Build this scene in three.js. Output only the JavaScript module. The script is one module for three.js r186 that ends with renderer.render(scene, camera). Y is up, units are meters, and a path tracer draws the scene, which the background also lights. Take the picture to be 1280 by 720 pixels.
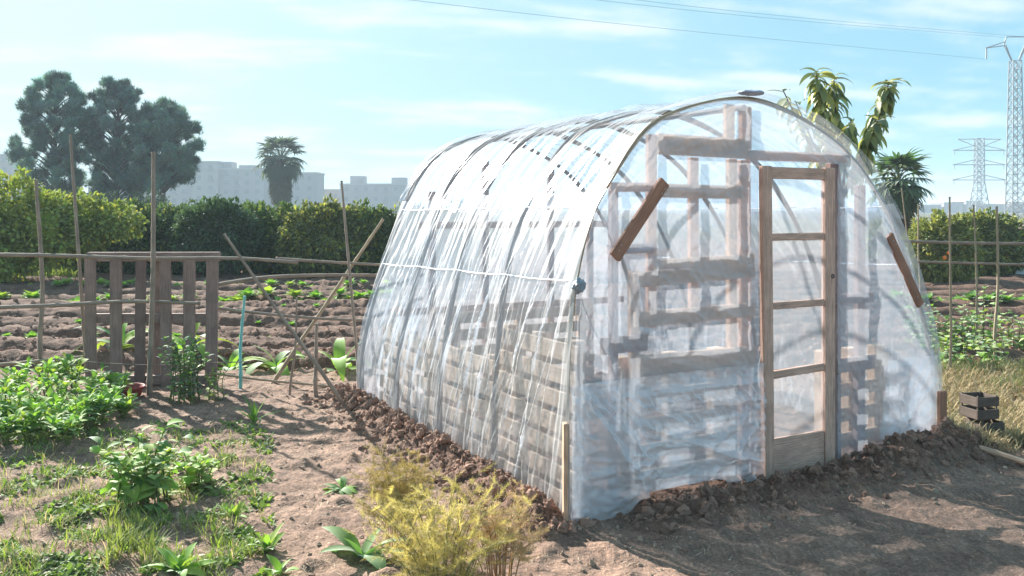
import * as THREE from 'three';
import { mergeGeometries } from 'three/addons/utils/BufferGeometryUtils.js';
import { createNoise2D, createNoise3D } from 'simplex-noise';

// ------------------------------------------------------------------ camera, sky, sun, exposure
const EYE = 1.64, FOCAL = 1080;                       // metres; focal length for a picture 1280 wide
const scene = new THREE.Scene();
const camera = new THREE.PerspectiveCamera(2 * Math.atan(360 / FOCAL) * 180 / Math.PI, 1280 / 720, 0.05, 8000);
camera.position.set(0, EYE, 0);
camera.setViewOffset(1280, 720, 0, 98, 1280, 720);    // level camera, lens shifted down: horizon at row 262
camera.updateProjectionMatrix();

const renderer = new THREE.WebGLRenderer({ antialias: true });
renderer.setSize(1024, 576);
renderer.toneMapping = THREE.LinearToneMapping;
renderer.toneMappingExposure = 3.6;
renderer.shadowMap.enabled = true;

function mulberry(a) { return () => { a |= 0; a = a + 0x6D2B79F5 | 0; let t = Math.imul(a ^ a >>> 15, 1 | a); t = t + Math.imul(t ^ t >>> 7, 61 | t) ^ t; return ((t ^ t >>> 14) >>> 0) / 4294967296; }; }
let rnd = mulberry(7);
const rr = (a, b) => a + (b - a) * rnd();
const n2 = createNoise2D(mulberry(11)), n3 = createNoise3D(mulberry(12));
const clamp = (v, a, b) => Math.min(b, Math.max(a, v));
const smooth = (a, b, v) => { const t = clamp((v - a) / (b - a), 0, 1); return t * t * (3 - 2 * t); };
const fbm = (x, y, o = 4) => { let s = 0, a = 0.5; for (let i = 0; i < o; i++) { s += a * n2(x, y); x *= 2.03; y *= 2.03; a *= 0.5; } return s; };

const SUN_AZ = -42 * Math.PI / 180, SUN_EL = 29 * Math.PI / 180;
const sunDir = new THREE.Vector3(Math.sin(SUN_AZ) * Math.cos(SUN_EL), Math.sin(SUN_EL), -Math.cos(SUN_AZ) * Math.cos(SUN_EL));
{
  const W = 2048, H = 1024, data = new Float32Array(W * H * 4), d = new THREE.Vector3();
  const k = 1 / 3.4;
  for (let j = 0; j < H; j++) for (let i = 0; i < W; i++) {
    const el = (j + 0.5) / H * Math.PI - Math.PI / 2, az = ((i + 0.5) / W - 0.5) * 2 * Math.PI;
    d.set(Math.cos(el) * Math.cos(az), Math.sin(el), Math.cos(el) * Math.sin(az));
    const up = Math.max(0, d.y), g = Math.acos(clamp(d.dot(sunDir), -1, 1)) * 180 / Math.PI;
    const hz = Math.exp(-up / 0.13);
    let r = 0.17 + 0.20 * hz, gr = 0.53 + 0.23 * hz, b = 0.81 + 0.06 * hz;
    const glow = Math.exp(-Math.pow(g / 47, 2.0));
    r += 0.66 * glow; gr += 0.52 * glow; b += 0.30 * glow;
    const q = up + 0.10, px = d.x / q, pz = d.z / q;
    let c = fbm(px * 0.55 + 3.1, pz * 1.15 + px * 0.25, 6) + 0.35 * fbm(px * 2.2, pz * 6 + px * 1.2 + 9, 5);
    c = smooth(-0.15, 0.7, c) * smooth(0.0, 0.05, up) * 0.72;
    r += (0.98 - r * 0.9) * c; gr += (1.0 - gr * 0.9) * c; b += (1.02 - b * 0.9) * c;
    const o = (j * W + i) * 4;
    data[o] = Math.max(0, r) * k; data[o + 1] = gr * k; data[o + 2] = b * k; data[o + 3] = 1;
  }
  const sky = new THREE.DataTexture(data, W, H, THREE.RGBAFormat, THREE.FloatType);
  sky.mapping = THREE.EquirectangularReflectionMapping; sky.magFilter = THREE.LinearFilter; sky.minFilter = THREE.LinearFilter; sky.needsUpdate = true;
  scene.background = sky; scene.environment = sky;
}
const sun = new THREE.DirectionalLight(new THREE.Color(1.0, 0.94, 0.86), 4.5);
sun.position.copy(sunDir).multiplyScalar(60); sun.castShadow = true;
sun.shadow.mapSize.set(4096, 4096); sun.shadow.radius = 1.5;
Object.assign(sun.shadow.camera, { left: -30, right: 30, top: 30, bottom: -30, near: 1, far: 160 });
scene.add(sun, sun.target);
scene.fog = new THREE.FogExp2(0xd4e6f2, 0.0011);

// ------------------------------------------------------------------ helpers
const V = (x, y, z) => new THREE.Vector3(x, y, z);
const at = (px, py, depth) => V((px - 640) / FOCAL * depth, EYE - (py - 262) / FOCAL * depth, -depth);   // measured in the photograph at a known distance
const foot = (px, py) => { const z = EYE * FOCAL / (py - 262); return V((px - 640) / FOCAL * z, 0, -z); };   // where a thing stands on level ground
const used = {};
function numbered(n) { const k = used[n] = (used[n] ?? -1) + 1; return k ? `${n}_${String(k).padStart(3, '0')}` : n; }
function tag(o, label, category, group) { o.userData.label = label; o.userData.category = category; if (group) o.userData.group = group; return o; }
function thing(name, label, category, pos = [0, 0, 0], turn = 0, group) {
  const o = new THREE.Group(); o.name = numbered(name); o.position.set(...pos); o.rotation.y = turn; scene.add(o); return tag(o, label, category, group);
}
function part(name, geo, mat, parent, pos) { const m = new THREE.Mesh(geo, mat); m.name = name; if (pos) m.position.set(...pos); parent.add(m); return m; }
function solo(name, geo, mat, label, category, group) { const m = new THREE.Mesh(geo, mat); m.name = numbered(name); scene.add(m); return tag(m, label, category, group); }
function stuff(o, name, label, category) { o.name = name; o.userData.kind = 'stuff'; if (label) tag(o, label, category); return o; }
const lin = (r, g, b) => new THREE.Color().setRGB(r, g, b);
const std = (c, o = {}) => new THREE.MeshStandardMaterial({ color: c, roughness: 0.9, ...o });
const leafMat = (c, o = {}) => new THREE.MeshPhysicalMaterial({ color: c, roughness: 0.9, transmission: 0.58, thickness: 0, side: THREE.DoubleSide, ...o });

function geoFrom(pos, idx, uv, col) {
  const g = new THREE.BufferGeometry();
  g.setAttribute('position', new THREE.Float32BufferAttribute(pos, 3));
  if (uv) g.setAttribute('uv', new THREE.Float32BufferAttribute(uv, 2));
  if (col) g.setAttribute('color', new THREE.Float32BufferAttribute(col, 3));
  g.setIndex(idx); g.computeVertexNormals(); return g;
}
// box with chamfered edges, texture running along its longest side
function board(lx, ly, lz, c = 0.004) {
  const h = [lx / 2, ly / 2, lz / 2], pos = [], uv = [], o = [rr(0, 5), rr(0, 5)];
  c = Math.min(c, h[0] * 0.45, h[1] * 0.45, h[2] * 0.45);
  const L = [lx, ly, lz].indexOf(Math.max(lx, ly, lz)), A = (L + 1) % 3, B = (L + 2) % 3;
  const vert = (s, ax) => s.map((q, i) => q * (i === ax ? h[i] : h[i] - c));
  const tri = (p, q, r) => {
    const n = V(q[0] - p[0], q[1] - p[1], q[2] - p[2]).cross(V(r[0] - p[0], r[1] - p[1], r[2] - p[2]));
    if (n.dot(V(p[0] + q[0] + r[0], p[1] + q[1] + r[1], p[2] + q[2] + r[2])) < 0) [q, r] = [r, q];
    for (const v of [p, q, r]) { pos.push(...v); uv.push(v[L] + o[0], v[A] + v[B] * 0.8 + o[1]); }
  };
  const quad = (a, b, d, e) => { tri(a, b, d); tri(a, d, e); };
  for (let ax = 0; ax < 3; ax++) { const a1 = (ax + 1) % 3, a2 = (ax + 2) % 3;
    for (const s of [-1, 1]) {
      const k = (p, q) => { const w = [0, 0, 0]; w[ax] = s; w[a1] = p; w[a2] = q; return vert(w, ax); };
      quad(k(-1, -1), k(1, -1), k(1, 1), k(-1, 1));
      for (const t of [-1, 1]) { const k2 = (e, x) => { const w = [0, 0, 0]; w[ax] = s; w[a1] = t; w[a2] = e; return vert(w, x); };
        quad(k2(-1, ax), k2(1, ax), k2(1, a1), k2(-1, a1)); }
    } }
  for (const x of [-1, 1]) for (const y of [-1, 1]) for (const z of [-1, 1]) { const s = [x, y, z]; tri(vert(s, 0), vert(s, 1), vert(s, 2)); }
  const g = new THREE.BufferGeometry();
  g.setAttribute('position', new THREE.Float32BufferAttribute(pos, 3)); g.setAttribute('uv', new THREE.Float32BufferAttribute(uv, 2)); g.computeVertexNormals(); return g;
}
// round rod through points, radius rad(t)
function rod(pts, rad, radial = 7, steps = 0, cap = true) {
  const curve = new THREE.CatmullRomCurve3(pts.map(p => p.clone()), false, 'centripetal'), n = steps || Math.max(1, pts.length - 1) * 6;
  const fr = typeof rad === 'function' ? rad : () => rad, f = curve.computeFrenetFrames(n, false), pos = [], uv = [], idx = [], len = curve.getLength();
  for (let i = 0; i <= n; i++) { const t = i / n, p = curve.getPointAt(t), r = fr(t);
    for (let j = 0; j <= radial; j++) { const a = j / radial * Math.PI * 2, c = Math.cos(a) * r, s = Math.sin(a) * r;
      pos.push(p.x + f.normals[i].x * c + f.binormals[i].x * s, p.y + f.normals[i].y * c + f.binormals[i].y * s, p.z + f.normals[i].z * c + f.binormals[i].z * s); uv.push(t * len, j / radial * 0.12); } }
  for (let i = 0; i < n; i++) for (let j = 0; j < radial; j++) { const a = i * (radial + 1) + j, b = a + radial + 1; idx.push(a, a + 1, b, b, a + 1, b + 1); }
  if (cap) for (const [row, flip] of [[0, 1], [n, 0]]) { const c = pos.length / 3, p = curve.getPointAt(row / n); pos.push(p.x, p.y, p.z); uv.push(0, 0);
    for (let j = 0; j < radial; j++) { const a = row * (radial + 1) + j; flip ? idx.push(c, a + 1, a) : idx.push(c, a, a + 1); } }
  return geoFrom(pos, idx, uv);
}
const nodes = (r0, r1, count) => t => { const k = t * count, f = Math.abs(k - Math.round(k)); return (r0 + (r1 - r0) * t) * (1 + 0.22 * Math.exp(-Math.pow(f / 0.06, 2))); };
function cane(a, b, r0, r1, bend = 0.02) {                // bamboo with knots and a slight bow
  const m = a.clone().lerp(b, 0.5).add(V(rr(-bend, bend), rr(-bend, bend) * 0.4, rr(-bend, bend))), m1 = a.clone().lerp(b, 0.25).add(V(rr(-bend, bend) * 0.6, 0, rr(-bend, bend) * 0.6));
  const len = a.distanceTo(b), k = Math.max(3, Math.round(len / 0.22));
  return rod([a, m1, m, b], nodes(r0, r1, k), 7, k * 8);
}
// arched leaf, base at the origin, growing along +z, blade facing +y
function leafGeo(len, wid, droop, fold = 0.25, seg = 6, shape = 1, wav = 0) {
  const pos = [], uv = [], idx = []; let y = 0, z = 0, ang = 0;
  for (let i = 0; i <= seg; i++) { const t = i / seg, w = wid / 2 * Math.pow(Math.sin(Math.PI * Math.min(1, Math.pow(t, shape) * 0.96 + 0.04)), 0.8) * (i === seg ? 0.1 : 1);
    const wv = wav * Math.sin(t * 15);
    pos.push(-w, y + w * fold + wv * w, z, 0, y, z, w, y + w * fold - wv * w, z); uv.push(0, t, 0.5, t, 1, t);
    ang = -droop * t; y += Math.sin(ang) * len / seg; z += Math.cos(ang) * len / seg; }
  for (let i = 0; i < seg; i++) for (let j = 0; j < 2; j++) { const a = i * 3 + j, b = a + 3; idx.push(a, b, a + 1, a + 1, b, b + 1); }
  return geoFrom(pos, idx, uv);
}
const tmpM = new THREE.Matrix4(), tmpQ = new THREE.Quaternion(), tmpE = new THREE.Euler(), tmpS = V(1, 1, 1), tmpC = new THREE.Color();
function mat4(p, ex, ey, ez, s) { tmpE.set(ex, ey, ez, 'YXZ'); tmpQ.setFromEuler(tmpE); typeof s === 'number' ? tmpS.set(s, s, s) : tmpS.copy(s); return tmpM.compose(p, tmpQ, tmpS); }
function instanced(name, geo, mat, list, parent) {          // list of [Vector3, ex, ey, ez, scale, brightness]
  const m = new THREE.InstancedMesh(geo, mat, list.length); m.name = name;
  list.forEach((l, i) => { m.setMatrixAt(i, mat4(l[0], l[1], l[2], l[3], l[4])); const b = l[5] ?? 1; m.setColorAt(i, Array.isArray(b) ? tmpC.setRGB(...b) : tmpC.setRGB(b, b, b)); });
  m.userData.kind = 'stuff'; (parent ?? scene).add(m); return m;
}

// ------------------------------------------------------------------ textures (material grain only)
function tile(W, H, fn, srgb = true) {
  const d = new Uint8Array(W * H * 4);
  for (let j = 0; j < H; j++) for (let i = 0; i < W; i++) { const c = fn(i / W, j / H), o = (j * W + i) * 4; d[o] = clamp(c[0], 0, 1) * 255; d[o + 1] = clamp(c[1], 0, 1) * 255; d[o + 2] = clamp(c[2], 0, 1) * 255; d[o + 3] = 255; }
  const t = new THREE.DataTexture(d, W, H); t.wrapS = t.wrapT = THREE.RepeatWrapping; t.magFilter = THREE.LinearFilter; t.minFilter = THREE.LinearMipmapLinearFilter; t.generateMipmaps = true;
  if (srgb) t.colorSpace = THREE.SRGBColorSpace; t.needsUpdate = true; return t;
}
const ring = (u, f) => [Math.cos(u * 2 * Math.PI) * f, Math.sin(u * 2 * Math.PI) * f];
function periodic(u, v, f, seed) { const a = ring(u, f / 6.283), b = ring(v, f / 6.283); return 0.5 * (n3(a[0] + seed, a[1], b[0] * 0.8 + b[1] * 1.3) + n3(a[0], a[1] + seed, b[1] * 0.8 - b[0] * 1.3 + 7)); }
const pf = (u, v, f, s, o) => { let a = 0.5, r = 0; for (let i = 0; i < o; i++) { r += a * periodic(u, v, f, s + i * 17); f *= 2; a *= 0.55; } return r; };
const soilMap = tile(1024, 1024, (u, v) => { const a = pf(u, v, 8, 3, 3), b = pf(u, v, 70, 40, 3), s = periodic(u, v, 260, 90); let k = 0.72 + 0.22 * a + 0.30 * b + 0.12 * s; const straw = b > 0.33 ? 0.10 : 0; return [k + straw, k * 0.975 + straw, k * 0.94 + straw * 0.7]; });
const soilBump = tile(1024, 1024, (u, v) => { const k = 0.5 + 0.35 * pf(u, v, 26, 5, 5) + 0.1 * periodic(u, v, 240, 60); return [k, k, k]; }, false);
const woodMap = tile(1024, 512, (u, v) => { const w = pf(u, v, 3, 21, 2) * 0.05, g = n2(Math.sin((v + w) * 2 * Math.PI) * 14, Math.cos((v + w) * 2 * Math.PI) * 14 + Math.sin(u * 2 * Math.PI) * 0.6), f = n2(Math.sin(v * 2 * Math.PI) * 60, Math.cos(v * 2 * Math.PI) * 60 + Math.cos(u * 2 * Math.PI) * 3), s = pf(u, v, 5, 77, 3); const k = 0.80 + 0.10 * g + 0.09 * f + 0.16 * s; return [k, k * 0.985, k * 0.965]; });
for (const t of [soilMap, soilBump]) t.repeat.set(1 / 1.7, 1 / 1.7);
woodMap.repeat.set(0.9, 2.2);
const W_ = (c, o = {}) => std(c, { map: woodMap, bumpMap: woodMap, bumpScale: 0.0015, roughness: 0.85, ...o });
const M = {
  pine: W_(lin(0.87, 0.57, 0.45)), tan: W_(lin(0.86, 0.57, 0.40)), grey: W_(lin(0.52, 0.37, 0.35)), dark: W_(lin(0.50, 0.33, 0.28)), red: W_(lin(0.50, 0.26, 0.17)),
  lath: W_(lin(0.30, 0.25, 0.23)), pallet: W_(lin(0.84, 0.63, 0.47)), gate: W_(lin(0.38, 0.28, 0.25)), gateDark: W_(lin(0.27, 0.195, 0.175)), cane: W_(lin(0.42, 0.34, 0.28)), paleCane: W_(lin(0.50, 0.41, 0.29)),
  teal: std(lin(0.16, 0.45, 0.42), { roughness: 0.5 }), wire: std(lin(0.75, 0.75, 0.75), { roughness: 0.5 }), steel: std(lin(0.34, 0.35, 0.37), { metalness: 0.4, roughness: 0.55 }),
};
const film = (o) => new THREE.MeshPhysicalMaterial({ color: lin(0.92, 0.94, 0.97), roughness: 0.34, transmission: 0.80, thickness: 0, ior: 1.5, side: THREE.DoubleSide, ...o });
M.film = film({ transmission: 0.81, roughness: 0.36, color: lin(0.90, 0.94, 0.99) }); M.roofFilm = film({ transmission: 0.92, roughness: 0.28, specularIntensity: 0.7 }); M.frontFilm = film({ transmission: 0.79, roughness: 0.37, color: lin(0.87, 0.91, 0.97) }); M.paneFilm = film({ transmission: 0.80, roughness: 0.34 }); M.heavyFilm = film({ transmission: 0.72, roughness: 0.32 });

// ------------------------------------------------------------------ greenhouse frame of reference (front left corner, front runs right and away)
const GH = { x: 0.3, d: 4.507, turn: 28.5 * Math.PI / 180, w: 2.93, len: 3.33 };
const ct = Math.cos(GH.turn), st = Math.sin(GH.turn);
const toLocal = (x, d) => [(x - GH.x) * ct + (d - GH.d) * st, -(x - GH.x) * st + (d - GH.d) * ct];   // metres along the front, metres behind it

// ------------------------------------------------------------------ ground
function height(x, d) {
  const [a, b] = toLocal(x, d);
  let h = 0.018 * fbm(x * 0.9, d * 0.9, 3) + 0.014 * fbm(x * 4, d * 4 + 5, 3) * smooth(26, 12, d);
  const field = smooth(8.5, 9.3, d - 0.05 * x) * smooth(23, 21.5, d);
  if (field > 0) { const w = d + 0.12 * n2(x * 0.15, d * 0.2) + 0.03 * n2(x * 2, d * 2), s = Math.sin(w * 2 * Math.PI / 1.02);
    h += field * (0.13 * Math.sign(s) * Math.pow(Math.abs(s), 0.7) + 0.06 * fbm(x * 3.2, d * 3.2, 4)) * (0.75 + 0.25 * n2(x * 0.3 + 5, d * 0.4)); }
  if (a > -1.2 && a < 4.2 && b > -1.6 && b < 5) {
    const lump = 0.5 + 0.5 * n2(x * 7, d * 7), l2 = 0.5 + 0.5 * n2(x * 19, d * 19);
    const side = Math.exp(-Math.pow((a + 0.13) / 0.15, 2)) * smooth(-0.25, 0.1, b) * smooth(3.8, 3.2, b);
    h += side * (0.03 + 0.085 * lump + 0.05 * l2);
    const front = Math.exp(-Math.pow((b + 0.17) / 0.17, 2)) * smooth(0.28, 0.7, a) * smooth(3.35, 2.9, a);
    h += front * (0.015 + 0.07 * lump + 0.04 * l2 + 0.10 * smooth(1.9, 2.4, a)) ;
    const far = Math.exp(-Math.pow((a - 3.12) / 0.16, 2)) * smooth(-0.3, 0.1, b) * smooth(3.8, 3.2, b);
    h += far * (0.03 + 0.05 * lump);
  }
  if (d < 8.8) h += 0.035 * Math.pow(Math.max(0, n2(x * 3.1 + 9, d * 3.1)), 2) + 0.012 * Math.max(0, n2(x * 11, d * 11));
  return h;
}
const onGround = (p, lift = 0) => V(p.x, height(p.x, -p.z) + lift, p.z);
{
  const grow = (start, end, step0, k, out) => { let v = start, s = step0; while (v < end) { out.push(v); v += s; s *= k; } out.push(end); return out; };
  const half = grow(0.011, 4.2, 0.022, 1, []); half.pop(); grow(half[half.length - 1] + 0.022, 3500, 0.024, 1.022, half);
  const xs = [...half.map(v => -v).reverse(), ...half];
  const ds = [-60, -40, -25, -15, -9, -5, -3, -1.5, -0.6, 0, 0.4, 0.8, 1.1, 1.35, 1.6, 1.8, 1.95, 2.1, 2.2]; const near = grow(2.3, 9, 0.022, 1, []); near.pop(); ds.push(...near); grow(near[near.length - 1] + 0.022, 24, 0.026, 1.004, ds); ds.pop(); grow(ds[ds.length - 1] + 0.1, 4000, 0.12, 1.09, ds);
  const nx = xs.length, pos = new Float32Array(nx * ds.length * 3), uv = new Float32Array(nx * ds.length * 2), col = new Float32Array(nx * ds.length * 3), idx = new Uint32Array((nx - 1) * (ds.length - 1) * 6);
  let o = 0;
  const cA = [0.45, 0.305, 0.235], cB = [0.28, 0.18, 0.138], cC = [0.20, 0.112, 0.08], cG = [0.10, 0.115, 0.04];
  for (const d of ds) for (const x of xs) {
    pos.set([x, height(x, d), -d], o * 3); uv.set([x, d], o * 2);
    const [a, b] = toLocal(x, d); let m = 0.5 + 0.9 * fbm(x * 1.3, d * 1.3, 4), c = cA.map((v, i) => v + (cB[i] - v) * clamp(m, 0, 1) * 0.75);
    const turned = Math.max(smooth(8.4, 9.2, d) * smooth(60, 20, d) * 0.8, (a > -1 && b < 4 && a < 4 && b > -1) ? Math.max(Math.exp(-Math.pow((a + 0.15) / 0.16, 2)) * smooth(-0.4, 0, b) * smooth(3.9, 3.2, b), Math.exp(-Math.pow((b + 0.18) / 0.2, 2)) * smooth(0.1, 0.4, a) * smooth(3.5, 3, a), a > 0 && a < 2.95 && b > 0 && b < 3.33 ? 0.8 : 0) : 0);
    c = c.map((v, i) => v + (cC[i] * (0.85 + 0.5 * clamp(m, 0, 1)) - v) * turned);
    const green = smooth(24, 60, d) * 0.9; c = c.map((v, i) => v + (cG[i] - v) * green);
    col.set(c, o * 3); o++;
  }
  o = 0; for (let j = 0; j < ds.length - 1; j++) for (let i = 0; i < nx - 1; i++) { const a = j * nx + i, b = a + nx; idx.set([a, a + 1, b, b, a + 1, b + 1], o); o += 6; }
  const g = new THREE.BufferGeometry(); g.setAttribute('position', new THREE.BufferAttribute(pos, 3)); g.setAttribute('uv', new THREE.BufferAttribute(uv, 2)); g.setAttribute('color', new THREE.BufferAttribute(col, 3)); g.setIndex(new THREE.BufferAttribute(idx, 1)); g.computeVertexNormals();
  const m = new THREE.Mesh(g, std(0xffffff, { vertexColors: true, map: soilMap, bumpMap: soilBump, bumpScale: 0.02, roughness: 1 }));
  m.name = 'ground'; m.userData = { kind: 'structure', label: 'bare brown garden soil with ploughed furrows behind the fence', category: 'ground' }; scene.add(m);
  console.log('ground', nx, ds.length);
}
// clods of turned earth heaped along the foot of the greenhouse, and crumbs over the plot
function clodGeo(seed) { const g = new THREE.IcosahedronGeometry(1, 2), p = g.attributes.position; for (let i = 0; i < p.count; i++) { const v = V(p.getX(i), p.getY(i), p.getZ(i)), k = 1 + 0.38 * n3(v.x * 1.3 + seed, v.y * 1.3, v.z * 1.3) + 0.14 * n3(v.x * 3.5, v.y * 3.5 + seed, v.z * 3.5); p.setXYZ(i, v.x * k, v.y * k * 0.75, v.z * k); } g.computeVertexNormals(); return g; }
const clodMat = std(0xffffff, { roughness: 1 });
{
  const lists = [[], []];
  const put = (x, d, s, c) => lists[rnd() < 0.5 ? 0 : 1].push([V(x, height(x, d) + s * 0.05, -d), rr(0, 3), rr(0, 6), rr(0, 3), V(s * rr(0.8, 1.3), s * rr(0.7, 1.1), s * rr(0.8, 1.3)), c]);
  const tone = k => { const v = rr(0.75, 1.25) * k; return [0.22 * v, 0.13 * v, 0.093 * v]; };
  const world = (a, b) => [GH.x + a * ct - b * st, GH.d + a * st + b * ct];
  for (let i = 0; i < 2600; i++) { const [x, d] = world(-0.13 + (rnd() + rnd() + rnd() - 1.5) * 0.30, rr(-0.15, 3.6)); put(x, d, 0.004 + 0.034 * Math.pow(rnd(), 5.5), tone(1.15)); }
  for (let i = 0; i < 1800; i++) { const [x, d] = world(rr(0.25, 3.2), -0.17 + (rnd() + rnd() + rnd() - 1.5) * 0.3); put(x, d, 0.004 + 0.03 * Math.pow(rnd(), 5.5), tone(1.0)); }
  for (let i = 0; i < 4200; i++) { const d = 2.6 + 6.4 * rnd(), x = rr(-0.72, 0.72) * d; if (n2(x * 0.8, d * 0.8) > 0.3) continue; const k = rr(1.2, 1.9); put(x, d, 0.003 + 0.013 * Math.pow(rnd(), 3), [0.2 * k, 0.145 * k, 0.105 * k]); }
  for (let i = 0; i < 4500; i++) { const d = 8.6 + 11 * rnd() * rnd() + rnd(), x = rr(-0.7, 0.75) * d; put(x, d, 0.008 + 0.03 * Math.pow(rnd(), 3), tone(1.25)); }
  lists.forEach((l, i) => { const m = instanced('soil_clods', clodGeo(i * 9 + 2), clodMat, l); m.name = numbered('soil_clods'); m.userData.label = ['crumbly brown clods of earth heaped at the greenhouse foot and over the plot', 'finer lumps of dug earth scattered between the larger clods'][i]; m.userData.category = 'soil'; });
}

// ------------------------------------------------------------------ greenhouse
rnd = mulberry(21);
const gh = thing('polytunnel_greenhouse', 'homemade plastic film greenhouse of bent laths and salvaged timber on bare soil', 'greenhouse', [GH.x, 0, -GH.d], GH.turn);
const PF = [[0, -0.03], [0, .5], [.01, .9], [.045, 1.24], [.17, 1.64], [.28, 1.8], [.35, 1.9], [.526, 2.09], [.768, 2.204], [1.212, 2.29], [1.536, 2.245], [1.94, 2.09], [2.19, 1.925], [2.44, 1.66], [2.65, 1.34], [2.81, 0.98], [2.92, .6], [2.925, -0.03]];
const PR = [[0, -0.03], [.02, .45], [.13, .9], [.25, 1.27], [.39, 1.65], [.48, 1.84], [.55, 1.95], [.68, 2.1], [.9, 2.23], [1.263, 2.32], [1.556, 2.25], [1.93, 2.09], [2.17, 1.92], [2.42, 1.65], [2.63, 1.34], [2.79, 0.98], [2.90, .6], [2.925, -0.03]];
const NQ = 190;
function profile(t) {           // NQ+1 points [x, y, nx, ny, arc] of the arch at t (0 front, 1 rear)
  const k = smooth(0, 0.9, t) * 0.75 + 0.25 * t, c = new THREE.CatmullRomCurve3(PF.map((p, i) => V(p[0] + (PR[i][0] - p[0]) * k, p[1] + (PR[i][1] - p[1]) * k, 0)), false, 'centripetal');
  const pts = c.getSpacedPoints(NQ), L = c.getLength();
  return pts.map((p, i) => { const a = pts[Math.max(0, i - 2)], b = pts[Math.min(NQ, i + 2)], dx = b.x - a.x, dy = b.y - a.y, l = Math.hypot(dx, dy); return [p.x, p.y, -dy / l, dx / l, i / NQ * L]; });
}
// creases: [s0, a0, s1, a1, width, height]: s metres from the front, a metres up over the arch from the left base
function sideCreases(seed, n, lo, hi) {
  const r = mulberry(seed), out = [], R = (a, b) => a + (b - a) * r();
  for (let i = 0; i < n; i++) {
    const s = R(-0.1, 3.5), t = clamp(s / 3.33, 0, 1), len = R(0.45, hi - lo), aTop = R(lo + len * 0.6, hi), lean = 0.40 * Math.pow(1 - t, 1.4) + 0.06 + R(-0.09, 0.09);
    out.push([s, aTop, s + lean * len, Math.max(lo - 0.1, aTop - len), R(0.005, 0.016), R(0.004, 0.017) * (r() < 0.15 ? 1.7 : 1)]);
  }
  return out;
}
function roofCreases(seed, n) {
  const r = mulberry(seed), out = [], R = (a, b) => a + (b - a) * r();
  for (let i = 0; i < n; i++) { const s = R(-0.2, 3.3), a0 = R(2.2, 3.3), len = R(0.8, 1.7), lean = R(0.15, 0.8) * (s < 1 ? 1.3 : 0.5); out.push([s, a0, s + lean * len, a0 - len, R(0.012, 0.03), R(0.006, 0.02)]); }
  for (let i = 0; i < n * 0.7; i++) { const s = R(-0.2, 3.3), a0 = R(3.0, 3.9), len = R(0.5, 1.3), lean = R(-0.1, 0.6); out.push([s, a0, s + lean * len, a0 + len, R(0.008, 0.022), R(0.004, 0.014)]); }
  return out;
}
function crease(list, s, a) {
  let z = 0;
  for (const c of list) { const u = (a - c[1]) / (c[3] - c[1]); if (u <= 0 || u >= 1) continue; const ds = Math.abs(s - c[0] - (c[2] - c[0]) * u - 0.012 * Math.sin(u * 7 + c[0] * 9)); if (ds > c[4] * 5) continue; z += c[5] * Math.exp(-ds / c[4]) * Math.pow(Math.sin(Math.PI * u), 0.45); }
  return z;
}
function tunnelSheet(a0, a1, s0, s1, lift, lists, seed, step = 0.0065) {   // sheet of film over the arches between two arc lengths
  const ns = Math.round((s1 - s0) / step), pos = [], idx = []; let cols = 0;
  for (let i = 0; i <= ns; i++) {
    const s = s0 + (s1 - s0) * i / ns, t = s / GH.len, P = profile(clamp(t, -0.02, 1.02)), bay = 1 - Math.pow(Math.abs(Math.sin(Math.PI * clamp(t, 0, 1) * 4)), 0.8);
    const first = Math.round(a0(s) / P[NQ][4] * NQ), last = Math.round(a1(s) / P[NQ][4] * NQ); if (i === 0) cols = last - first; 
    for (let j = 0; j <= cols; j++) {
      const p = P[clamp(first + Math.round(j * (last - first) / cols), 0, NQ)], a = p[4], edge = smooth(0, 0.10, p[1]);
      const soft = 0.018 * n2(s * 5 + a * 1.5 + seed, a * 0.7) + 0.008 * n2(s * 13 + a * 3 + seed, a * 1.4), rum = 0.004 * n2(s * 9 + seed, a * 9);
      const z = lift + 0.026 * bay - 0.014 + (soft + rum) * (0.35 + 0.65 * (1 - bay)) + (0.3 + 0.7 * edge) * lists.reduce((v, l) => v + crease(l, s, a), 0);
      pos.push(p[0] + p[2] * z, p[1] + p[3] * z, -s);
    }
  }
  const w = cols + 1; for (let i = 0; i < ns; i++) for (let j = 0; j < cols; j++) { const a = i * w + j, b = a + w; idx.push(a, a + 1, b, b, a + 1, b + 1); }
  return geoFrom(pos, idx);
}
const L0 = profile(0)[NQ][4];
const rightSide = c => [c[0], L0 - c[1], c[2], L0 - c[3], c[4], c[5]];
part('side_film', tunnelSheet(() => 0, s => 1.80, -0.05, 3.36, 0.022, [sideCreases(5, 230, 0.02, 1.85)], 1), M.film, gh).userData.label = 'hazy finely creased polythene on the sunlit long wall';
part('side_film', tunnelSheet(() => L0 - 1.80, () => 6.6, -0.05, 3.36, 0.022, [sideCreases(8, 110, 0.02, 1.8).map(rightSide)], 9), M.film, gh).userData.label = 'hazy creased polythene on the wall facing the bean canes';
part('roof_film', tunnelSheet(s => 1.68 + 0.02 * Math.sin(s * 3), s => L0 - 1.68 + 0.02 * Math.sin(s * 4), -0.06, 3.37, 0.034, [roofCreases(16, 46), sideCreases(15, 46, 1.5, 2.7)], 40), M.roofFilm, gh).userData.label = 'whitish creased film over the roof';
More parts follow.
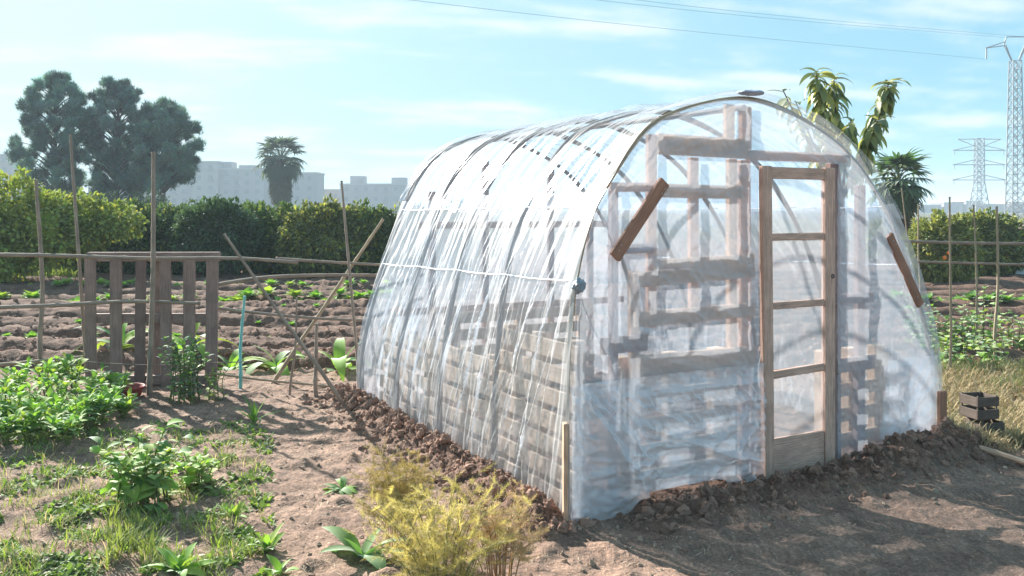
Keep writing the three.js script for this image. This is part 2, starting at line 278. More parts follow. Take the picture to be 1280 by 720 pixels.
// bent laths and ridge
for (let k = 0; k < 5; k++) { const P = profile(k / 4), pts = []; for (let i = 0; i <= NQ; i += 5) pts.push(V(P[i][0] + P[i][2] * 0.006, P[i][1] + P[i][3] * 0.006, -k / 4 * GH.len - 0.01)); part('arch', rod(pts, t => (k ? 0.019 : 0.012) + 0.003 * Math.sin(t * 40), 7, 120), k ? M.lath : M.paleCane, gh); }
const ridgeAt = (t) => { const P = profile(t); let m = P[0]; for (const p of P) if (p[1] > m[1]) m = p; return m; };
{ const a = ridgeAt(0), b = ridgeAt(1); part('ridge_pole', rod([V(a[0], a[1] - 0.045, -0.02), V((a[0] + b[0]) / 2, (a[1] + b[1]) / 2 - 0.04, -1.6), V(b[0], b[1] - 0.035, -3.33)], 0.018, 7, 30), M.lath, gh); }
for (const [ya, yb] of [[1.66, 1.64], [1.27, 1.17]]) for (const side of [0, 1]) {     // cords stretched along the arches
  const pts = []; for (let k = 0; k <= 16; k++) { const t = k / 16, P = profile(t), y = ya + (yb - ya) * t - 0.008 * Math.abs(Math.sin(t * 4 * Math.PI)); const L = side ? [...P].reverse() : P, p = L.find(q => q[1] > y); pts.push(V(p[0] + p[2] * 0.034, y, -t * GH.len)); }
  part('cord', rod(pts, 0.0045, 5, 60), M.wire, gh);
}
// front: rows of the film from the arch to the door opening
const P0 = profile(0), peak = P0.indexOf(ridgeAt(0)) < 0 ? P0.reduce((m, p, i) => p[1] > P0[m][1] ? i : m, 0) : 0;
const edgeX = (y, right) => { if (!right) { for (let i = 1; i <= peak; i++) if (P0[i][1] >= y) { const a = P0[i - 1], b = P0[i]; return a[0] + (b[0] - a[0]) * (y - a[1]) / (b[1] - a[1]); } return P0[peak][0]; } for (let i = NQ - 1; i >= peak; i--) if (P0[i][1] >= y) { const a = P0[i + 1], b = P0[i]; return a[0] + (b[0] - a[0]) * (y - a[1]) / (b[1] - a[1]); } return P0[peak][0]; };
function frontSheet(y0, y1, xl, xr, z, disp, hem, step = 0.011) {
  const ny = Math.round((y1 - y0) / step), nx = Math.max(8, Math.round((xr((y0 + y1) / 2) - xl((y0 + y1) / 2)) / step)), pos = [], idx = [];
  for (let j = 0; j <= ny; j++) for (let i = 0; i <= nx; i++) { const v = j / ny; let y = y0 + (y1 - y0) * v; const a = xl(y), b = xr(y), x = a + (b - a) * i / nx; if (hem) y = Math.max(y, 0) * 1 + hem(x) * Math.pow(1 - v, 3); pos.push(x, y, z + disp(x, y)); }
  for (let j = 0; j < ny; j++) for (let i = 0; i < nx; i++) { const a = j * (nx + 1) + i, b = a + nx + 1; idx.push(a, a + 1, b, b, a + 1, b + 1); }
  return geoFrom(pos, idx);
}
function planeCreases(seed, list) { const r = mulberry(seed); return list.flatMap(([x0, y0, x1, y1, n, spread, w, h]) => Array.from({ length: n }, () => { const s = () => (r() - 0.5) * spread; return [x0 + s(), y0 + s(), x1 + s(), y1 + s(), w * (0.6 + r()), h * (0.4 + r())]; })); }
function planeFold(list, x, y) { let z = 0; for (const [x0, y0, x1, y1, w, h] of list) { const dx = x1 - x0, dy = y1 - y0, L2 = dx * dx + dy * dy, u = ((x - x0) * dx + (y - y0) * dy) / L2; if (u <= 0 || u >= 1) continue; const d = Math.abs((x - x0) * dy - (y - y0) * dx) / Math.sqrt(L2) + 0.004 * Math.sin(u * 9 + x0 * 30); if (Math.abs(d) > w * 5) continue; z += h * Math.exp(-Math.abs(d) / w) * Math.pow(Math.sin(Math.PI * u), 0.5); } return z; }
const fc = planeCreases(3, [[0.6, 2.05, 0.15, 1.55, 10, 0.22, 0.012, 0.008], [1.2, 2.25, 0.5, 2.0, 9, 0.2, 0.014, 0.009], [1.25, 2.1, 0.7, 1.6, 10, 0.5, 0.012, 0.006], [0.1, 1.3, 0.35, 0.6, 10, 0.25, 0.016, 0.010], [0.5, 1.5, 1.25, 1.0, 16, 0.6, 0.012, 0.006], [1.0, 1.9, 1.2, 1.2, 9, 0.4, 0.012, 0.006], [1.3, 2.25, 2.1, 1.9, 10, 0.25, 0.012, 0.008], [2.2, 1.9, 2.7, 1.0, 12, 0.3, 0.012, 0.008], [2.1, 1.7, 2.3, 0.7, 10, 0.3, 0.014, 0.006], [2.5, 1.3, 2.4, 0.1, 12, 0.4, 0.016, 0.010], [0.45, 0.9, 1.2, 0.75, 10, 0.3, 0.012, 0.007], ...[0, 0.9, 1.8, 2.7, 3.6, 4.5, 5.4].flatMap(a => [[0.27, 1.42, 0.27 + 0.4 * Math.cos(a), 1.42 + 0.4 * Math.sin(a), 2, 0.06, 0.010, 0.011], [0.58, 1.76, 0.58 + 0.35 * Math.cos(a), 1.76 + 0.35 * Math.sin(a), 2, 0.06, 0.010, 0.010], [2.72, 1.04, 2.72 + 0.4 * Math.cos(a), 1.04 + 0.4 * Math.sin(a), 2, 0.06, 0.010, 0.010], [0.04, 1.24, 0.04 + 0.45 * Math.cos(a), 1.24 + 0.45 * Math.sin(a), 2, 0.06, 0.011, 0.012]])]);
const fd = (x, y) => planeFold(fc, x, y) + 0.007 * fbm(x * 5, y * 4 + 3, 3) + 0.003 * n2(x * 22, y * 16);
part('front_film', frontSheet(0.0, 1.925, y => edgeX(y, 0) - 0.01, () => 1.315, 0.014, fd, x => 0.03 + 0.06 * smooth(0.2, 0.5, x)), M.frontFilm, gh).userData.label = 'creased film beside the door hinge side';
part('front_film', frontSheet(0.0, 1.925, () => 1.985, y => edgeX(y, 1) + 0.01, 0.014, fd, x => 0.05 + 0.03 * n2(x * 5, 1)), M.frontFilm, gh);
part('gable_film', frontSheet(1.925, 2.288, y => edgeX(y, 0) - 0.012, y => edgeX(y, 1) + 0.012, 0.014, fd), M.frontFilm, gh);
const hc = planeCreases(9, [[0.05, 0.7, 0.45, 0.1, 14, 0.3, 0.014, 0.015], [0.3, 0.45, 1.25, 0.3, 14, 0.5, 0.013, 0.012], [0.1, 0.3, 0.6, 0.2, 10, 0.25, 0.014, 0.012], [0.9, 0.15, 1.3, 0.45, 12, 0.3, 0.012, 0.012], [0.4, 0.62, 1.3, 0.66, 6, 0.12, 0.010, 0.010]]);
const ruffle = (x, y) => { const b = Math.exp(-Math.pow((y - 0.585) / 0.045, 2)) + 0.8 * Math.exp(-Math.pow((y - 0.455 - 0.04 * (x - 0.6)) / 0.035, 2)); return 0.011 * b * Math.sin((x * 1.0 + y * 0.9 + 0.02 * n2(x * 6, y * 6)) * 2 * Math.PI / 0.062); };
part('lower_film', frontSheet(0.0, 0.735, () => -0.015, x => 1.33, 0.045, (x, y) => 1.5 * planeFold(hc, x, y) + ruffle(x, y) + 0.02 * fbm(x * 3 + 7, y * 6, 3) + 0.004 * n2(x * 14, y * 22), x => -0.02 + 0.13 * smooth(0.28, 0.5, x) - 0.09 * smooth(0.85, 1.3, x) + 0.012 * n2(x * 14, 4), 0.0085), M.heavyFilm, gh).userData.label = 'bluish crumpled extra sheet low on the front';
const hr = planeCreases(19, [[2.4, 0.62, 2.6, 0.1, 10, 0.35, 0.014, 0.011], [2.85, 0.6, 2.5, 0.2, 10, 0.3, 0.013, 0.011], [2.4, 0.15, 2.9, 0.3, 8, 0.25, 0.013, 0.010]]);
part('lower_film', frontSheet(0.0, 0.655, y => 2.30 + 0.16 * Math.pow(y, 0.7) + 0.02 * n2(y * 9, 2), y => edgeX(y, 1) + 0.012, 0.04, (x, y) => planeFold(hr, x, y) + 0.010 * fbm(x * 5, y * 6, 3), x => 0.03 + 0.02 * n2(x * 8, 6)), M.heavyFilm, gh);
// rear wall of film
{ const PRr = profile(1), pk = PRr.reduce((m, p, i) => p[1] > PRr[m][1] ? i : m, 0); const ex = (y, r) => { if (!r) { for (let i = 0; i <= pk; i++) if (PRr[i][1] >= y) return PRr[i][0]; } else for (let i = NQ; i >= pk; i--) if (PRr[i][1] >= y) return PRr[i][0]; return PRr[pk][0]; };
  const rc = planeCreases(31, [[0.4, 1.8, 0.3, 0.2, 20, 0.6, 0.014, 0.008], [1.3, 2.2, 1.2, 0.2, 20, 0.9, 0.014, 0.008], [2.4, 1.8, 2.5, 0.2, 20, 0.6, 0.014, 0.008]]);
  part('rear_film', frontSheet(0.0, 2.32, y => ex(y, 0), y => ex(y, 1), -GH.len - 0.02, (x, y) => planeFold(rc, x, y) + 0.01 * fbm(x * 4, y * 3, 3), null, 0.022), M.film, gh); }
// timber of the front frame, [x0, y0, x1, y1, thickness, depth behind the film, wood]; long pieces have their own slight tilt
const timber = (name, x0, y0, x1, y1, th, z, mat, tilt = 0) => { const m = part(name, board(x1 - x0, y1 - y0, th), mat, gh, [(x0 + x1) / 2, (y0 + y1) / 2, -z - th / 2]); m.rotation.z = tilt; return m; };
for (const a of [[0.30, 0.05, 0.345, 1.76, .04, .045, M.grey], [0.545, 0.98, 0.605, 2.06, .035, .04, M.pine], [0.43, 0.06, 0.488, 1.30, .035, .045, M.tan], [0.85, 1.05, 0.912, 1.94, .035, .045, M.pine], [1.145, 0.05, 1.205, 1.94, .04, .045, M.tan], [1.235, 0.02, 1.312, 1.935, .05, .04, M.pine], [1.97, 0.02, 2.055, 1.935, .05, .02, M.grey], [2.245, 0.05, 2.315, 1.80, .04, .045, M.grey]]) timber('post', ...a, rr(-0.008, 0.008));
timber('king_post', 1.235, 2.0, 1.31, 2.255, .04, .035, M.pine);
timber('king_post', 1.12, 2.065, 1.19, 2.26, .03, .05, M.tan);
timber('header', 0.59, 1.945, 1.25, 2.06, .035, .002, M.tan, -0.012);
timber('header', 1.255, 1.937, 2.09, 1.995, .04, .0, M.pine, 0.006);
for (const a of [[0.27, 1.738, 0.60, 1.788, .03, .006, M.pine, 0.01], [0.606, 1.705, 1.225, 1.782, .03, .006, M.tan, -0.01], [0.26, 1.40, 0.56, 1.452, .03, .008, M.grey, 0], [0.56, 1.312, 1.31, 1.368, .025, .012, M.tan, 0.02], [0.425, 1.225, 1.31, 1.307, .025, .006, M.tan, 0.03], [0.43, 1.0, 1.31, 1.082, .025, .006, M.tan, 0.012], [0.44, 0.715, 1.315, 0.835, .025, .006, M.tan, -0.018], [0.215, 0.862, 0.52, 0.952, .03, .008, M.dark, 0], [1.955, 1.035, 2.36, 1.10, .03, .012, M.grey, 0], [1.955, 0.60, 2.37, 0.69, .03, .012, M.dark, 0]]) timber('rail', ...a);
// outside battens and stakes that pin the film
const strip = (x0, y0, x1, y1, w, mat) => { const L = Math.hypot(x1 - x0, y1 - y0), m = part('batten', board(L, w, 0.026), mat, gh, [(x0 + x1) / 2, (y0 + y1) / 2, 0.042]); m.rotation.z = Math.atan2(y1 - y0, x1 - x0); m.userData.label = 'short plank nailed over the film'; for (const q of [-0.42, -0.36, 0.37, 0.43]) part('nail', new THREE.CylinderGeometry(0.004, 0.004, 0.004, 8).rotateX(Math.PI / 2), M.steel, m, [q * L, rr(-0.3, 0.3) * w, 0.014]); };
strip(0.255, 1.385, 0.59, 1.795, 0.072, M.red); strip(2.43, 1.475, 2.745, 1.0, 0.062, M.red);
part('stake', board(0.05, 0.62, 0.024), M.tan, gh, [-0.045, 0.23, 0.03]).rotation.y = 1.2;
part('stake', board(0.07, 0.48, 0.03), M.red, gh, [2.945, 0.17, 0.06]);
{ const k = new THREE.IcosahedronGeometry(0.032, 3), p = k.attributes.position; for (let i = 0; i < p.count; i++) { const f = 1 + 0.35 * n3(p.getX(i) * 40, p.getY(i) * 40, p.getZ(i) * 40); p.setXYZ(i, p.getX(i) * f, p.getY(i) * f * 1.2, p.getZ(i) * f); } k.computeVertexNormals(); part('film_knot', k, std(lin(0.22, 0.25, 0.28), { roughness: 0.4 }), gh, [0.03, 1.245, 0.04]);
  const r = new THREE.SphereGeometry(1, 24, 12), q = r.attributes.position; for (let i = 0; i < q.count; i++) { const f = 1 + 0.25 * n3(q.getX(i) * 3, q.getY(i) * 3, q.getZ(i) * 3 + 4); q.setXYZ(i, q.getX(i) * 0.085 * f, q.getY(i) * 0.016 * f, q.getZ(i) * 0.05 * f); } r.computeVertexNormals(); part('ridge_pad', r, std(lin(0.36, 0.42, 0.52), { roughness: 0.6 }), gh, [1.24, 2.325, 0.03]); }
// rear frame
for (const [x, h] of [[0.62, 1.8], [1.15, 2.1], [1.85, 2.05], [2.3, 1.75]]) part('rear_post', board(0.06, h, 0.04), M.grey, gh, [x, h / 2, -3.26]);
for (const [y, w] of [[0.75, 2.4], [1.5, 2.0]]) part('rear_rail', board(w, 0.06, 0.03), M.pine, gh, [1.47, y, -3.22]);
// door
{
  const door = new THREE.Group(); door.name = 'door'; door.position.set(1.325, 0.0, 0.0); gh.add(door); door.userData.label = 'unpainted pine door with four film panes';
  const dp = (name, x0, y0, x1, y1, th, z, mat) => part(name, board(x1 - x0, y1 - y0, th), mat, door, [(x0 + x1) / 2, (y0 + y1) / 2, z]);
  const st1 = dp('stile', 0.012, 0.02, 0.085, 1.90, .04, 0.02, M.pine); st1.rotation.z = 0.012;
  dp('stile', 0.525, 0.02, 0.612, 1.90, .04, 0.02, M.pine);
  dp('rail', 0.07, 1.825, 0.523, 1.895, .034, 0.02, M.pine);
  dp('rail', 0.07, 1.455, 0.523, 1.497, .03, 0.02, M.pine); dp('rail', 0.075, 1.045, 0.523, 1.085, .03, 0.02, M.pine);
  const sl = dp('rail', 0.08, 0.635, 0.523, 0.68, .03, 0.02, M.pine); sl.rotation.z = 0.03;
  dp('panel', 0.09, 0.045, 0.523, 0.27, .022, 0.02, M.pine);
  for (const [a, b] of [[0.272, 0.632], [0.682, 1.043], [1.087, 1.453], [1.499, 1.823]]) {
    const g = new THREE.PlaneGeometry(0.452, b - a, 40, 34), p = g.attributes.position; for (let i = 0; i < p.count; i++) p.setZ(i, 0.010 * fbm(p.getX(i) * 5 + a * 9, p.getY(i) * 4 + a * 5, 3) + 0.004 * Math.exp(-Math.abs(n2(p.getX(i) * 7 + p.getY(i) * 4, a * 8)) * 8)); g.computeVertexNormals();
    part('pane', g, M.paneFilm, door, [0.301, (a + b) / 2, 0.018]);
  }
  part('hasp_hole', new THREE.TorusGeometry(0.011, 0.004, 8, 16), std(lin(0.12, 0.10, 0.1)), door, [0.585, 1.225, 0.042]);
  part('door_sill', board(0.62, 0.02, 0.06), M.tan, gh, [1.63, 0.008, 0.02]);
  part('door_stop', board(0.02, 1.86, 0.03), M.dark, gh, [1.952, 0.98, -0.02]);
}
// pallets standing against the inside of the walls
function pallet(label, pos, turn, len, n, pitch, slatH, mat, lean = 0, group, y0 = 0.02) {
  const t = thing('wooden_pallet', label, 'pallet', pos, turn, group), k = new THREE.Group();
  const H = n * pitch, variants = [0, 1, 2].map(i => board(len - 0.01 * i, slatH - 0.004 * i, 0.018, 0.003)), sg = board(0.09, H, 0.07, 0.004);
  for (let i = 0; i < n; i++) { const m = part('slat', variants[i % 3], mat, t, [rr(-0.006, 0.006), y0 + slatH / 2 + i * pitch, 0.009 + Math.sin(lean) * 0]); m.rotation.z = rr(-0.006, 0.006); }
  for (const x of [-0.45, 0, 0.45]) part('stringer', sg, mat, t, [x * (len - 0.1), y0 + H / 2 - pitch * 0.12, -0.037]);
  t.rotation.order = 'YXZ'; t.rotation.x = lean; return t;
}
const ghw = (a, y, b) => [GH.x + a * ct - b * st, y, -(GH.d + a * st + b * ct)];
const wallTurn = GH.turn - Math.PI / 2;                        // faces out through the left wall
const PG = 'pallets lining the greenhouse walls';
pallet('taller slatted pallet behind film at the corner stake', ghw(0.065, 0, 0.50), wallTurn, 0.94, 7, 0.133, 0.098, M.pallet, -0.02, PG);
pallet('middle slatted pallet behind film of the long wall', ghw(0.07, 0, 1.53), wallTurn, 1.0, 5, 0.137, 0.10, M.pallet, -0.05, PG, 0.04);
pallet('slatted pallet behind film at the far end of the long wall', ghw(0.075, 0, 2.58), wallTurn, 1.02, 5, 0.137, 0.10, M.pallet, -0.07, PG, 0.02);
pallet('slatted pallet behind crumpled bluish film beside the door', ghw(0.80, 0, 0.13), GH.turn, 0.86, 5, 0.15, 0.085, M.pallet, 0, PG, 0.08);
pallet('narrow slatted pallet seen between the door and the stake', ghw(2.32, 0, 0.14), GH.turn, 0.66, 4, 0.165, 0.095, M.pallet, 0, PG, 0.08);
pallet('pallet across the back of the greenhouse seen through the door', ghw(1.5, 0, 3.2), GH.turn, 1.6, 5, 0.15, 0.10, M.pallet, 0, PG);

// ------------------------------------------------------------------ cane fence, gate and stakes behind the plot
rnd = mulberry(33);
const canes = 'bamboo canes of the garden fence';
function upright(label, bx, by, tx, ty, r, mat = M.cane, group = canes, name = 'bamboo_cane') { const b = foot(bx, by), t = at(tx, ty, -b.z + rr(-0.12, 0.12)); b.y = height(b.x, -b.z) - 0.12; return solo(name, cane(b, t, r, r * 0.62, 0.03), mat, label, 'cane', group); }
upright('upright bamboo cane standing alone at the leafy green patch', 53, 482, 45, 225, 0.024);
upright('tall leaning bamboo cane tied to the hinge edge of the pallet gate', 113, 482, 88, 168, 0.019);
upright('tall straight pole standing before the middle of the pallet gate', 186, 494, 192, 190, 0.026);
upright('slanting dark cane crossing another into an X beside the gate', 436, 512, 280, 292, 0.018);
upright('pale slanting cane crossing another into an X beside the greenhouse', 330, 480, 479, 274, 0.020, M.paleCane);
upright('thin upright cane standing close to the far corner of the greenhouse', 450, 492, 427, 226, 0.016);
upright('short turquoise painted stake beside the pallet gate', 300, 486, 306, 370, 0.018, M.teal);
upright('thin short cane standing under the crossed canes', 361, 494, 371, 372, 0.012);
upright('short thick wooden stake standing beside the crossed canes', 397, 497, 396, 404, 0.022);
const rails = 'horizontal rails of the garden fence';
const bar = (label, pts, d, r, mat = M.cane) => solo('fence_rail', rod(pts.map(p => at(p[0], p[1], p[2] ?? d)), nodes(r, r * 0.8, 12), 7, 80), mat, label, 'rail', rails);
bar('long top rail of cane running over the pallet gate', [[-60, 318], [50, 319], [190, 323], [300, 323], [372, 328]], 7.72, 0.019);
bar('thin top rail of cane reaching to the greenhouse', [[345, 323], [420, 328], [520, 333]], 7.80, 0.014);
bar('dark middle rail of cane crossing the pallet gate', [[-60, 386], [60, 382], [160, 377], [250, 379]], 7.70, 0.019);
bar('bowed cane rail rising from the gate post', [[262, 357], [330, 347], [400, 344], [500, 344]], 7.95, 0.018);
bar('thin sagging cane rail beside the turquoise stake', [[262, 384], [330, 392], [400, 398], [480, 401]], 8.0, 0.015);
bar('low pale cane rail beside the lone upright cane', [[-40, 459], [30, 453], [105, 446]], 8.0, 0.018, M.paleCane);
bar('low thin cane lying behind the turquoise stake', [[262, 466], [330, 475], [425, 484]], 7.9, 0.011, M.paleCane);
bar('thin pale wire-like cane low across the pallet gate', [[60, 449], [180, 456], [310, 452]], 7.66, 0.006, M.cane);
{
  const c = foot(187, 487), g = thing('pallet_gate', 'upright grey wooden pallet used as a garden gate', 'gate', [c.x, height(c.x, -c.z) - 0.02, c.z - 0.10], 0.03), k = 7.9 / FOCAL;
  const sx = [[-76, 14], [-45, 15], [-15, 13], [17, 14], [46, 15], [74, 15]];
  for (const [x, w] of sx) { const m = part('slat', board(w * k, 1.22 + rr(-0.02, 0.02), 0.02), rnd() < 0.4 ? M.gateDark : M.gate, g, [x * k, 0.61, 0.045 + rr(-0.003, 0.003)]); m.rotation.z = rr(-0.012, 0.012); }
  part('top_rail', board(164 * k, 0.085, 0.07), M.gate, g, [0, 1.225, 0]);
  part('middle_rail', board(150 * k, 0.085, 0.06), M.gate, g, [0, 0.66, 0]);
  part('bottom_rail', board(150 * k, 0.085, 0.06), M.gate, g, [0, 0.09, 0]);
  part('slat', board(0.07, 1.16, 0.02), M.gate, g, [1 * k, 0.62, -0.042]);
  const r = foot(163, 494), pot = thing('red_tub', 'low dull red plastic tub lying at the foot of the pallet gate', 'tub', [r.x, height(r.x, -r.z), r.z + 0.08]);
  part('tub_wall', new THREE.LatheGeometry([[0, 0.005], [0.11, 0.005], [0.125, 0.03], [0.145, 0.085], [0.155, 0.09], [0.15, 0.096], [0.135, 0.088], [0.11, 0.02], [0, 0.018]].map(p => new THREE.Vector2(...p)), 28), std(lin(0.30, 0.045, 0.04), { roughness: 0.6 }), pot);
  part('tub_rim', new THREE.TorusGeometry(0.15, 0.007, 8, 28).rotateX(Math.PI / 2), std(lin(0.32, 0.05, 0.045), { roughness: 0.6 }), pot, [0, 0.094, 0]);
}
// bean canes and wires beyond the greenhouse
const beanG = 'canes of the bean row';
for (const [bx, by, tx, ty, r, l] of [[1186, 470, 1187, 246, 0.014, 'tall thin cane at the red stake end of the bean row'], [1223, 445, 1217, 256, 0.014, 'slightly bent cane among the bean leaves'], [1245, 455, 1246, 258, 0.017, 'pale stout cane standing in bare soil by the dark crates'], [1150, 392, 1148, 255, 0.015, 'cane showing just past the greenhouse film below the palm'], [1141, 396, 1127, 235, 0.012, 'leaning thin cane under the palm fronds']]) upright(l, bx, by, tx, ty, r, M.paleCane, beanG);
solo('fence_rail', rod([at(1090, 299, 11.5), at(1180, 303, 11.4), at(1330, 305, 11.3)], nodes(0.02, 0.02, 12), 7, 60), M.cane, 'upper cross rail of the bean canes', 'rail', rails);
solo('fence_rail', rod([at(1090, 325, 11.8), at(1180, 328, 11.7), at(1330, 332, 11.6)], nodes(0.016, 0.016, 12), 7, 60), M.cane, 'lower cross rail of the bean canes', 'rail', rails);
{ const a = foot(1168, 562), b = foot(1330, 599); a.y = height(a.x, -a.z) + 0.025; b.y = height(b.x, -b.z) + 0.03; solo('ground_pole', cane(a, b, 0.022, 0.018, 0.01), M.tan, 'pale pole lying on the soil beside the red stake', 'pole'); }
{ // two weathered crates stacked in the dry grass
  const c = foot(1237, 556), dk = W_(lin(0.15, 0.115, 0.095)), g0 = 'dark crates in the dry grass';
  for (let i = 0; i < 2; i++) { const t = thing('slatted_crate', i ? 'upper dark weathered crate of the pair in dry grass' : 'lower dark weathered crate of the pair in dry grass', 'crate', [c.x + (i ? -0.02 : 0.02), height(c.x, -c.z) - 0.02 + i * 0.165, c.z - 0.1], i ? 0.25 : 0.12, g0); t.scale.set(0.62, 1.1, 0.7); t.position.y = height(c.x, -c.z) - 0.02 + i * 0.18;
    for (const y of [0.035, 0.115]) { for (const z of [-0.12, 0.12]) part('slat', board(0.29, 0.06, 0.012), dk, t, [0, y, z]); for (const x of [-0.14, 0.14]) { const m = part('slat', board(0.23, 0.06, 0.012), dk, t, [x, y, 0]); m.rotation.y = Math.PI / 2; } }
    part('crate_floor', board(0.27, 0.01, 0.23), dk, t, [0, 0.006, 0]); for (const x of [-0.125, 0.125]) for (const z of [-0.105, 0.105]) part('corner_post', board(0.02, 0.15, 0.02), dk, t, [x, 0.078, z]); }
}

// ------------------------------------------------------------------ plants in the plot
rnd = mulberry(44);
const G = { bright: leafMat(lin(0.22, 0.42, 0.035)), mid: leafMat(lin(0.12, 0.26, 0.04)), deep: leafMat(lin(0.055, 0.13, 0.03)), lime: leafMat(lin(0.30, 0.42, 0.04)), blue: leafMat(lin(0.15, 0.32, 0.09)), yellow: leafMat(lin(0.30, 0.26, 0.045)), dry: leafMat(lin(0.42, 0.30, 0.15), { transmission: 0.3 }), stem: std(lin(0.14, 0.17, 0.06)), dryStem: std(lin(0.36, 0.22, 0.11)) };
const leafVar = (len, wid, droop, o = {}) => [0.8, 1, 1.15, 0.95].map((k, i) => leafGeo(len * k, wid * k * (1 + 0.1 * (i - 1.5)), droop * (0.6 + 0.3 * i), o.fold ?? 0.25, o.seg ?? 5, o.shape ?? 0.85, o.wav ?? 0));
function addLeaves(t, geos, mats, n, spots) { for (let i = 0; i < n; i++) { const [p, az, pitch, s] = spots(i), m = part('leaf', geos[i % geos.length], mats[Math.floor(rnd() * mats.length)], t, [p.x, p.y, p.z]); m.rotation.order = 'YXZ'; m.rotation.set(-pitch, az, rr(-0.35, 0.35)); m.scale.setScalar(s); } }
function rosette(name, label, category, group, pos, n, geos, mats, o = {}) {      // leaves from one crown
  const t = thing(name, label, category, [pos.x, pos.y, pos.z], rr(0, 6), group);
  addLeaves(t, geos, mats, n, i => [V(rr(-1, 1) * 0.012, 0.0, rr(-1, 1) * 0.012), i * 2.4 + rr(-0.4, 0.4), (o.pitch ?? 0.9) * (0.35 + 0.85 * (1 - i / n)) + rr(-0.15, 0.25), rr(0.7, 1.15)]);
  return t;
}
function bushy(name, label, category, group, pos, stems, h, spread, perStem, geos, mats, o = {}) {   // upright leafy stems
  const t = thing(name, label, category, [pos.x, pos.y, pos.z], 0, group);
  for (let k = 0; k < stems; k++) {
    const az = k * 2.4 + rr(-0.3, 0.3), r = spread * Math.sqrt((k + 0.5) / stems) * rr(0.8, 1.1), hh = h * rr(0.65, 1.1), tip = V(Math.sin(az) * r, hh, Math.cos(az) * r), mid = V(Math.sin(az) * r * 0.35, hh * 0.5, Math.cos(az) * r * 0.35);
    const c = new THREE.CatmullRomCurve3([V(Math.sin(az) * r * (o.base ?? 0.1), -0.01, Math.cos(az) * r * (o.base ?? 0.1)), mid.lerp(tip, o.base ? 0.25 : 0), tip]);
    part('stem', rod(c.points, u => (o.stemR ?? 0.005) * (1.1 - 0.7 * u), 5, 8, false), G.stem, t);
    addLeaves(t, geos, mats, perStem, i => { const u0 = o.base ? 0.06 : 0.25, u = u0 + (1 - u0) * (i + rnd() * 0.6) / perStem; return [c.getPoint(Math.min(1, u)), i * 2.4 + az + rr(-0.3, 0.3), (o.pitch ?? 0.35) + 0.5 * (u - 0.5) + rr(-0.25, 0.25), rr(0.7, 1.15) * (1.05 - 0.35 * u)]; });
  }
  return t;
}
const chard = leafVar(0.135, 0.065, 0.9, { wav: 0.15 }), ovate = leafVar(0.10, 0.062, 0.8), small = leafVar(0.06, 0.034, 0.7), longLeaf = leafVar(0.26, 0.085, 0.9, { fold: 0.3, seg: 7, shape: 0.8 }), strap = leafVar(0.24, 0.022, 0.7, { fold: 0.5, seg: 6, shape: 0.6 }), arching = leafVar(0.62, 0.12, 1.9, { fold: 0.35, seg: 9, shape: 0.75 });
for (const [px, py, h] of [[8, 560, .32], [35, 556, .36], [66, 552, .34], [98, 545, .30], [128, 532, .27], [5, 528, .36], [40, 525, .38], [74, 522, .38], [108, 520, .34], [140, 515, .26], [20, 505, .36], [58, 500, .38], [92, 498, .40], [122, 500, .30], [-20, 545, .36], [-25, 515, .38], [155, 522, .2], [85, 562, .22], [50, 540, .34], [15, 540, .34], [115, 535, .28], [88, 535, .3], [148, 500, .26], [25, 490, .34], [75, 486, .36]])
  bushy('chard_plant', 'upright bright green leafy plant in the dense patch before the fence', 'plant', 'dense green leafy patch', onGround(foot(px, py)), 6, h * 0.8, 0.15, 9, chard, [G.bright, G.bright, G.mid, G.lime], { pitch: 0.75 });
bushy('garden_shrub', 'dense dark green bush growing against the pallet gate', 'shrub', null, onGround(foot(232, 503)), 20, 0.52, 0.24, 15, leafVar(0.085, 0.05, 0.8), [G.mid, G.deep, G.bright], { pitch: 0.5, base: 0.6 });
bushy('garden_shrub', 'small yellowish bush at the corner post of the pallet gate', 'shrub', null, onGround(foot(268, 500)), 7, 0.28, 0.13, 10, small, [G.lime, G.bright], { pitch: 0.5, base: 0.6 });
bushy('potato_plant', 'sprawling bushy plant with broad dull green leaves on open soil', 'plant', null, onGround(foot(178, 632)), 20, 0.36, 0.28, 11, leafVar(0.12, 0.07, 0.9), [G.mid, G.lime, G.bright], { pitch: 0.35, base: 0.6 });
bushy('potato_plant', 'smaller yellow-green plant beside the broad-leaved sprawling plant', 'plant', null, onGround(foot(246, 612)), 9, 0.22, 0.17, 9, ovate, [G.lime, G.bright], { pitch: 0.4, base: 0.6 });
rosette('iris_tuft', 'tuft of upright sword-shaped leaves beside the crossed canes', 'plant', null, onGround(foot(318, 528)), 16, strap, [G.bright, G.mid], { pitch: 1.25 });
rosette('lettuce_seedling', 'bright rosette of long leaves alone on bare soil', 'plant', null, onGround(foot(226, 722)), 15, leafVar(0.17, 0.05, 0.8), [G.bright, G.lime], { pitch: 0.95 });
rosette('lettuce_seedling', 'small bright seedling of upright leaves beside the long broad leaves', 'plant', null, onGround(foot(336, 690)), 13, leafVar(0.14, 0.042, 0.6), [G.bright, G.lime], { pitch: 1.1 });
rosette('lettuce_seedling', 'small bright sprout below the upright seedling', 'plant', null, onGround(foot(350, 716)), 8, leafVar(0.09, 0.035, 0.6), [G.bright], { pitch: 1.0 });
rosette('lettuce_seedling', 'small bright clump of sprouts behind the upright seedling', 'plant', null, onGround(foot(293, 648)), 14, leafVar(0.11, 0.03, 0.6), [G.bright, G.lime], { pitch: 1.0 });
rosette('lettuce_seedling', 'low flat green clump near the feathery plant', 'plant', null, onGround(foot(428, 612)), 22, leafVar(0.13, 0.03, 0.9), [G.bright, G.mid], { pitch: 0.45 });
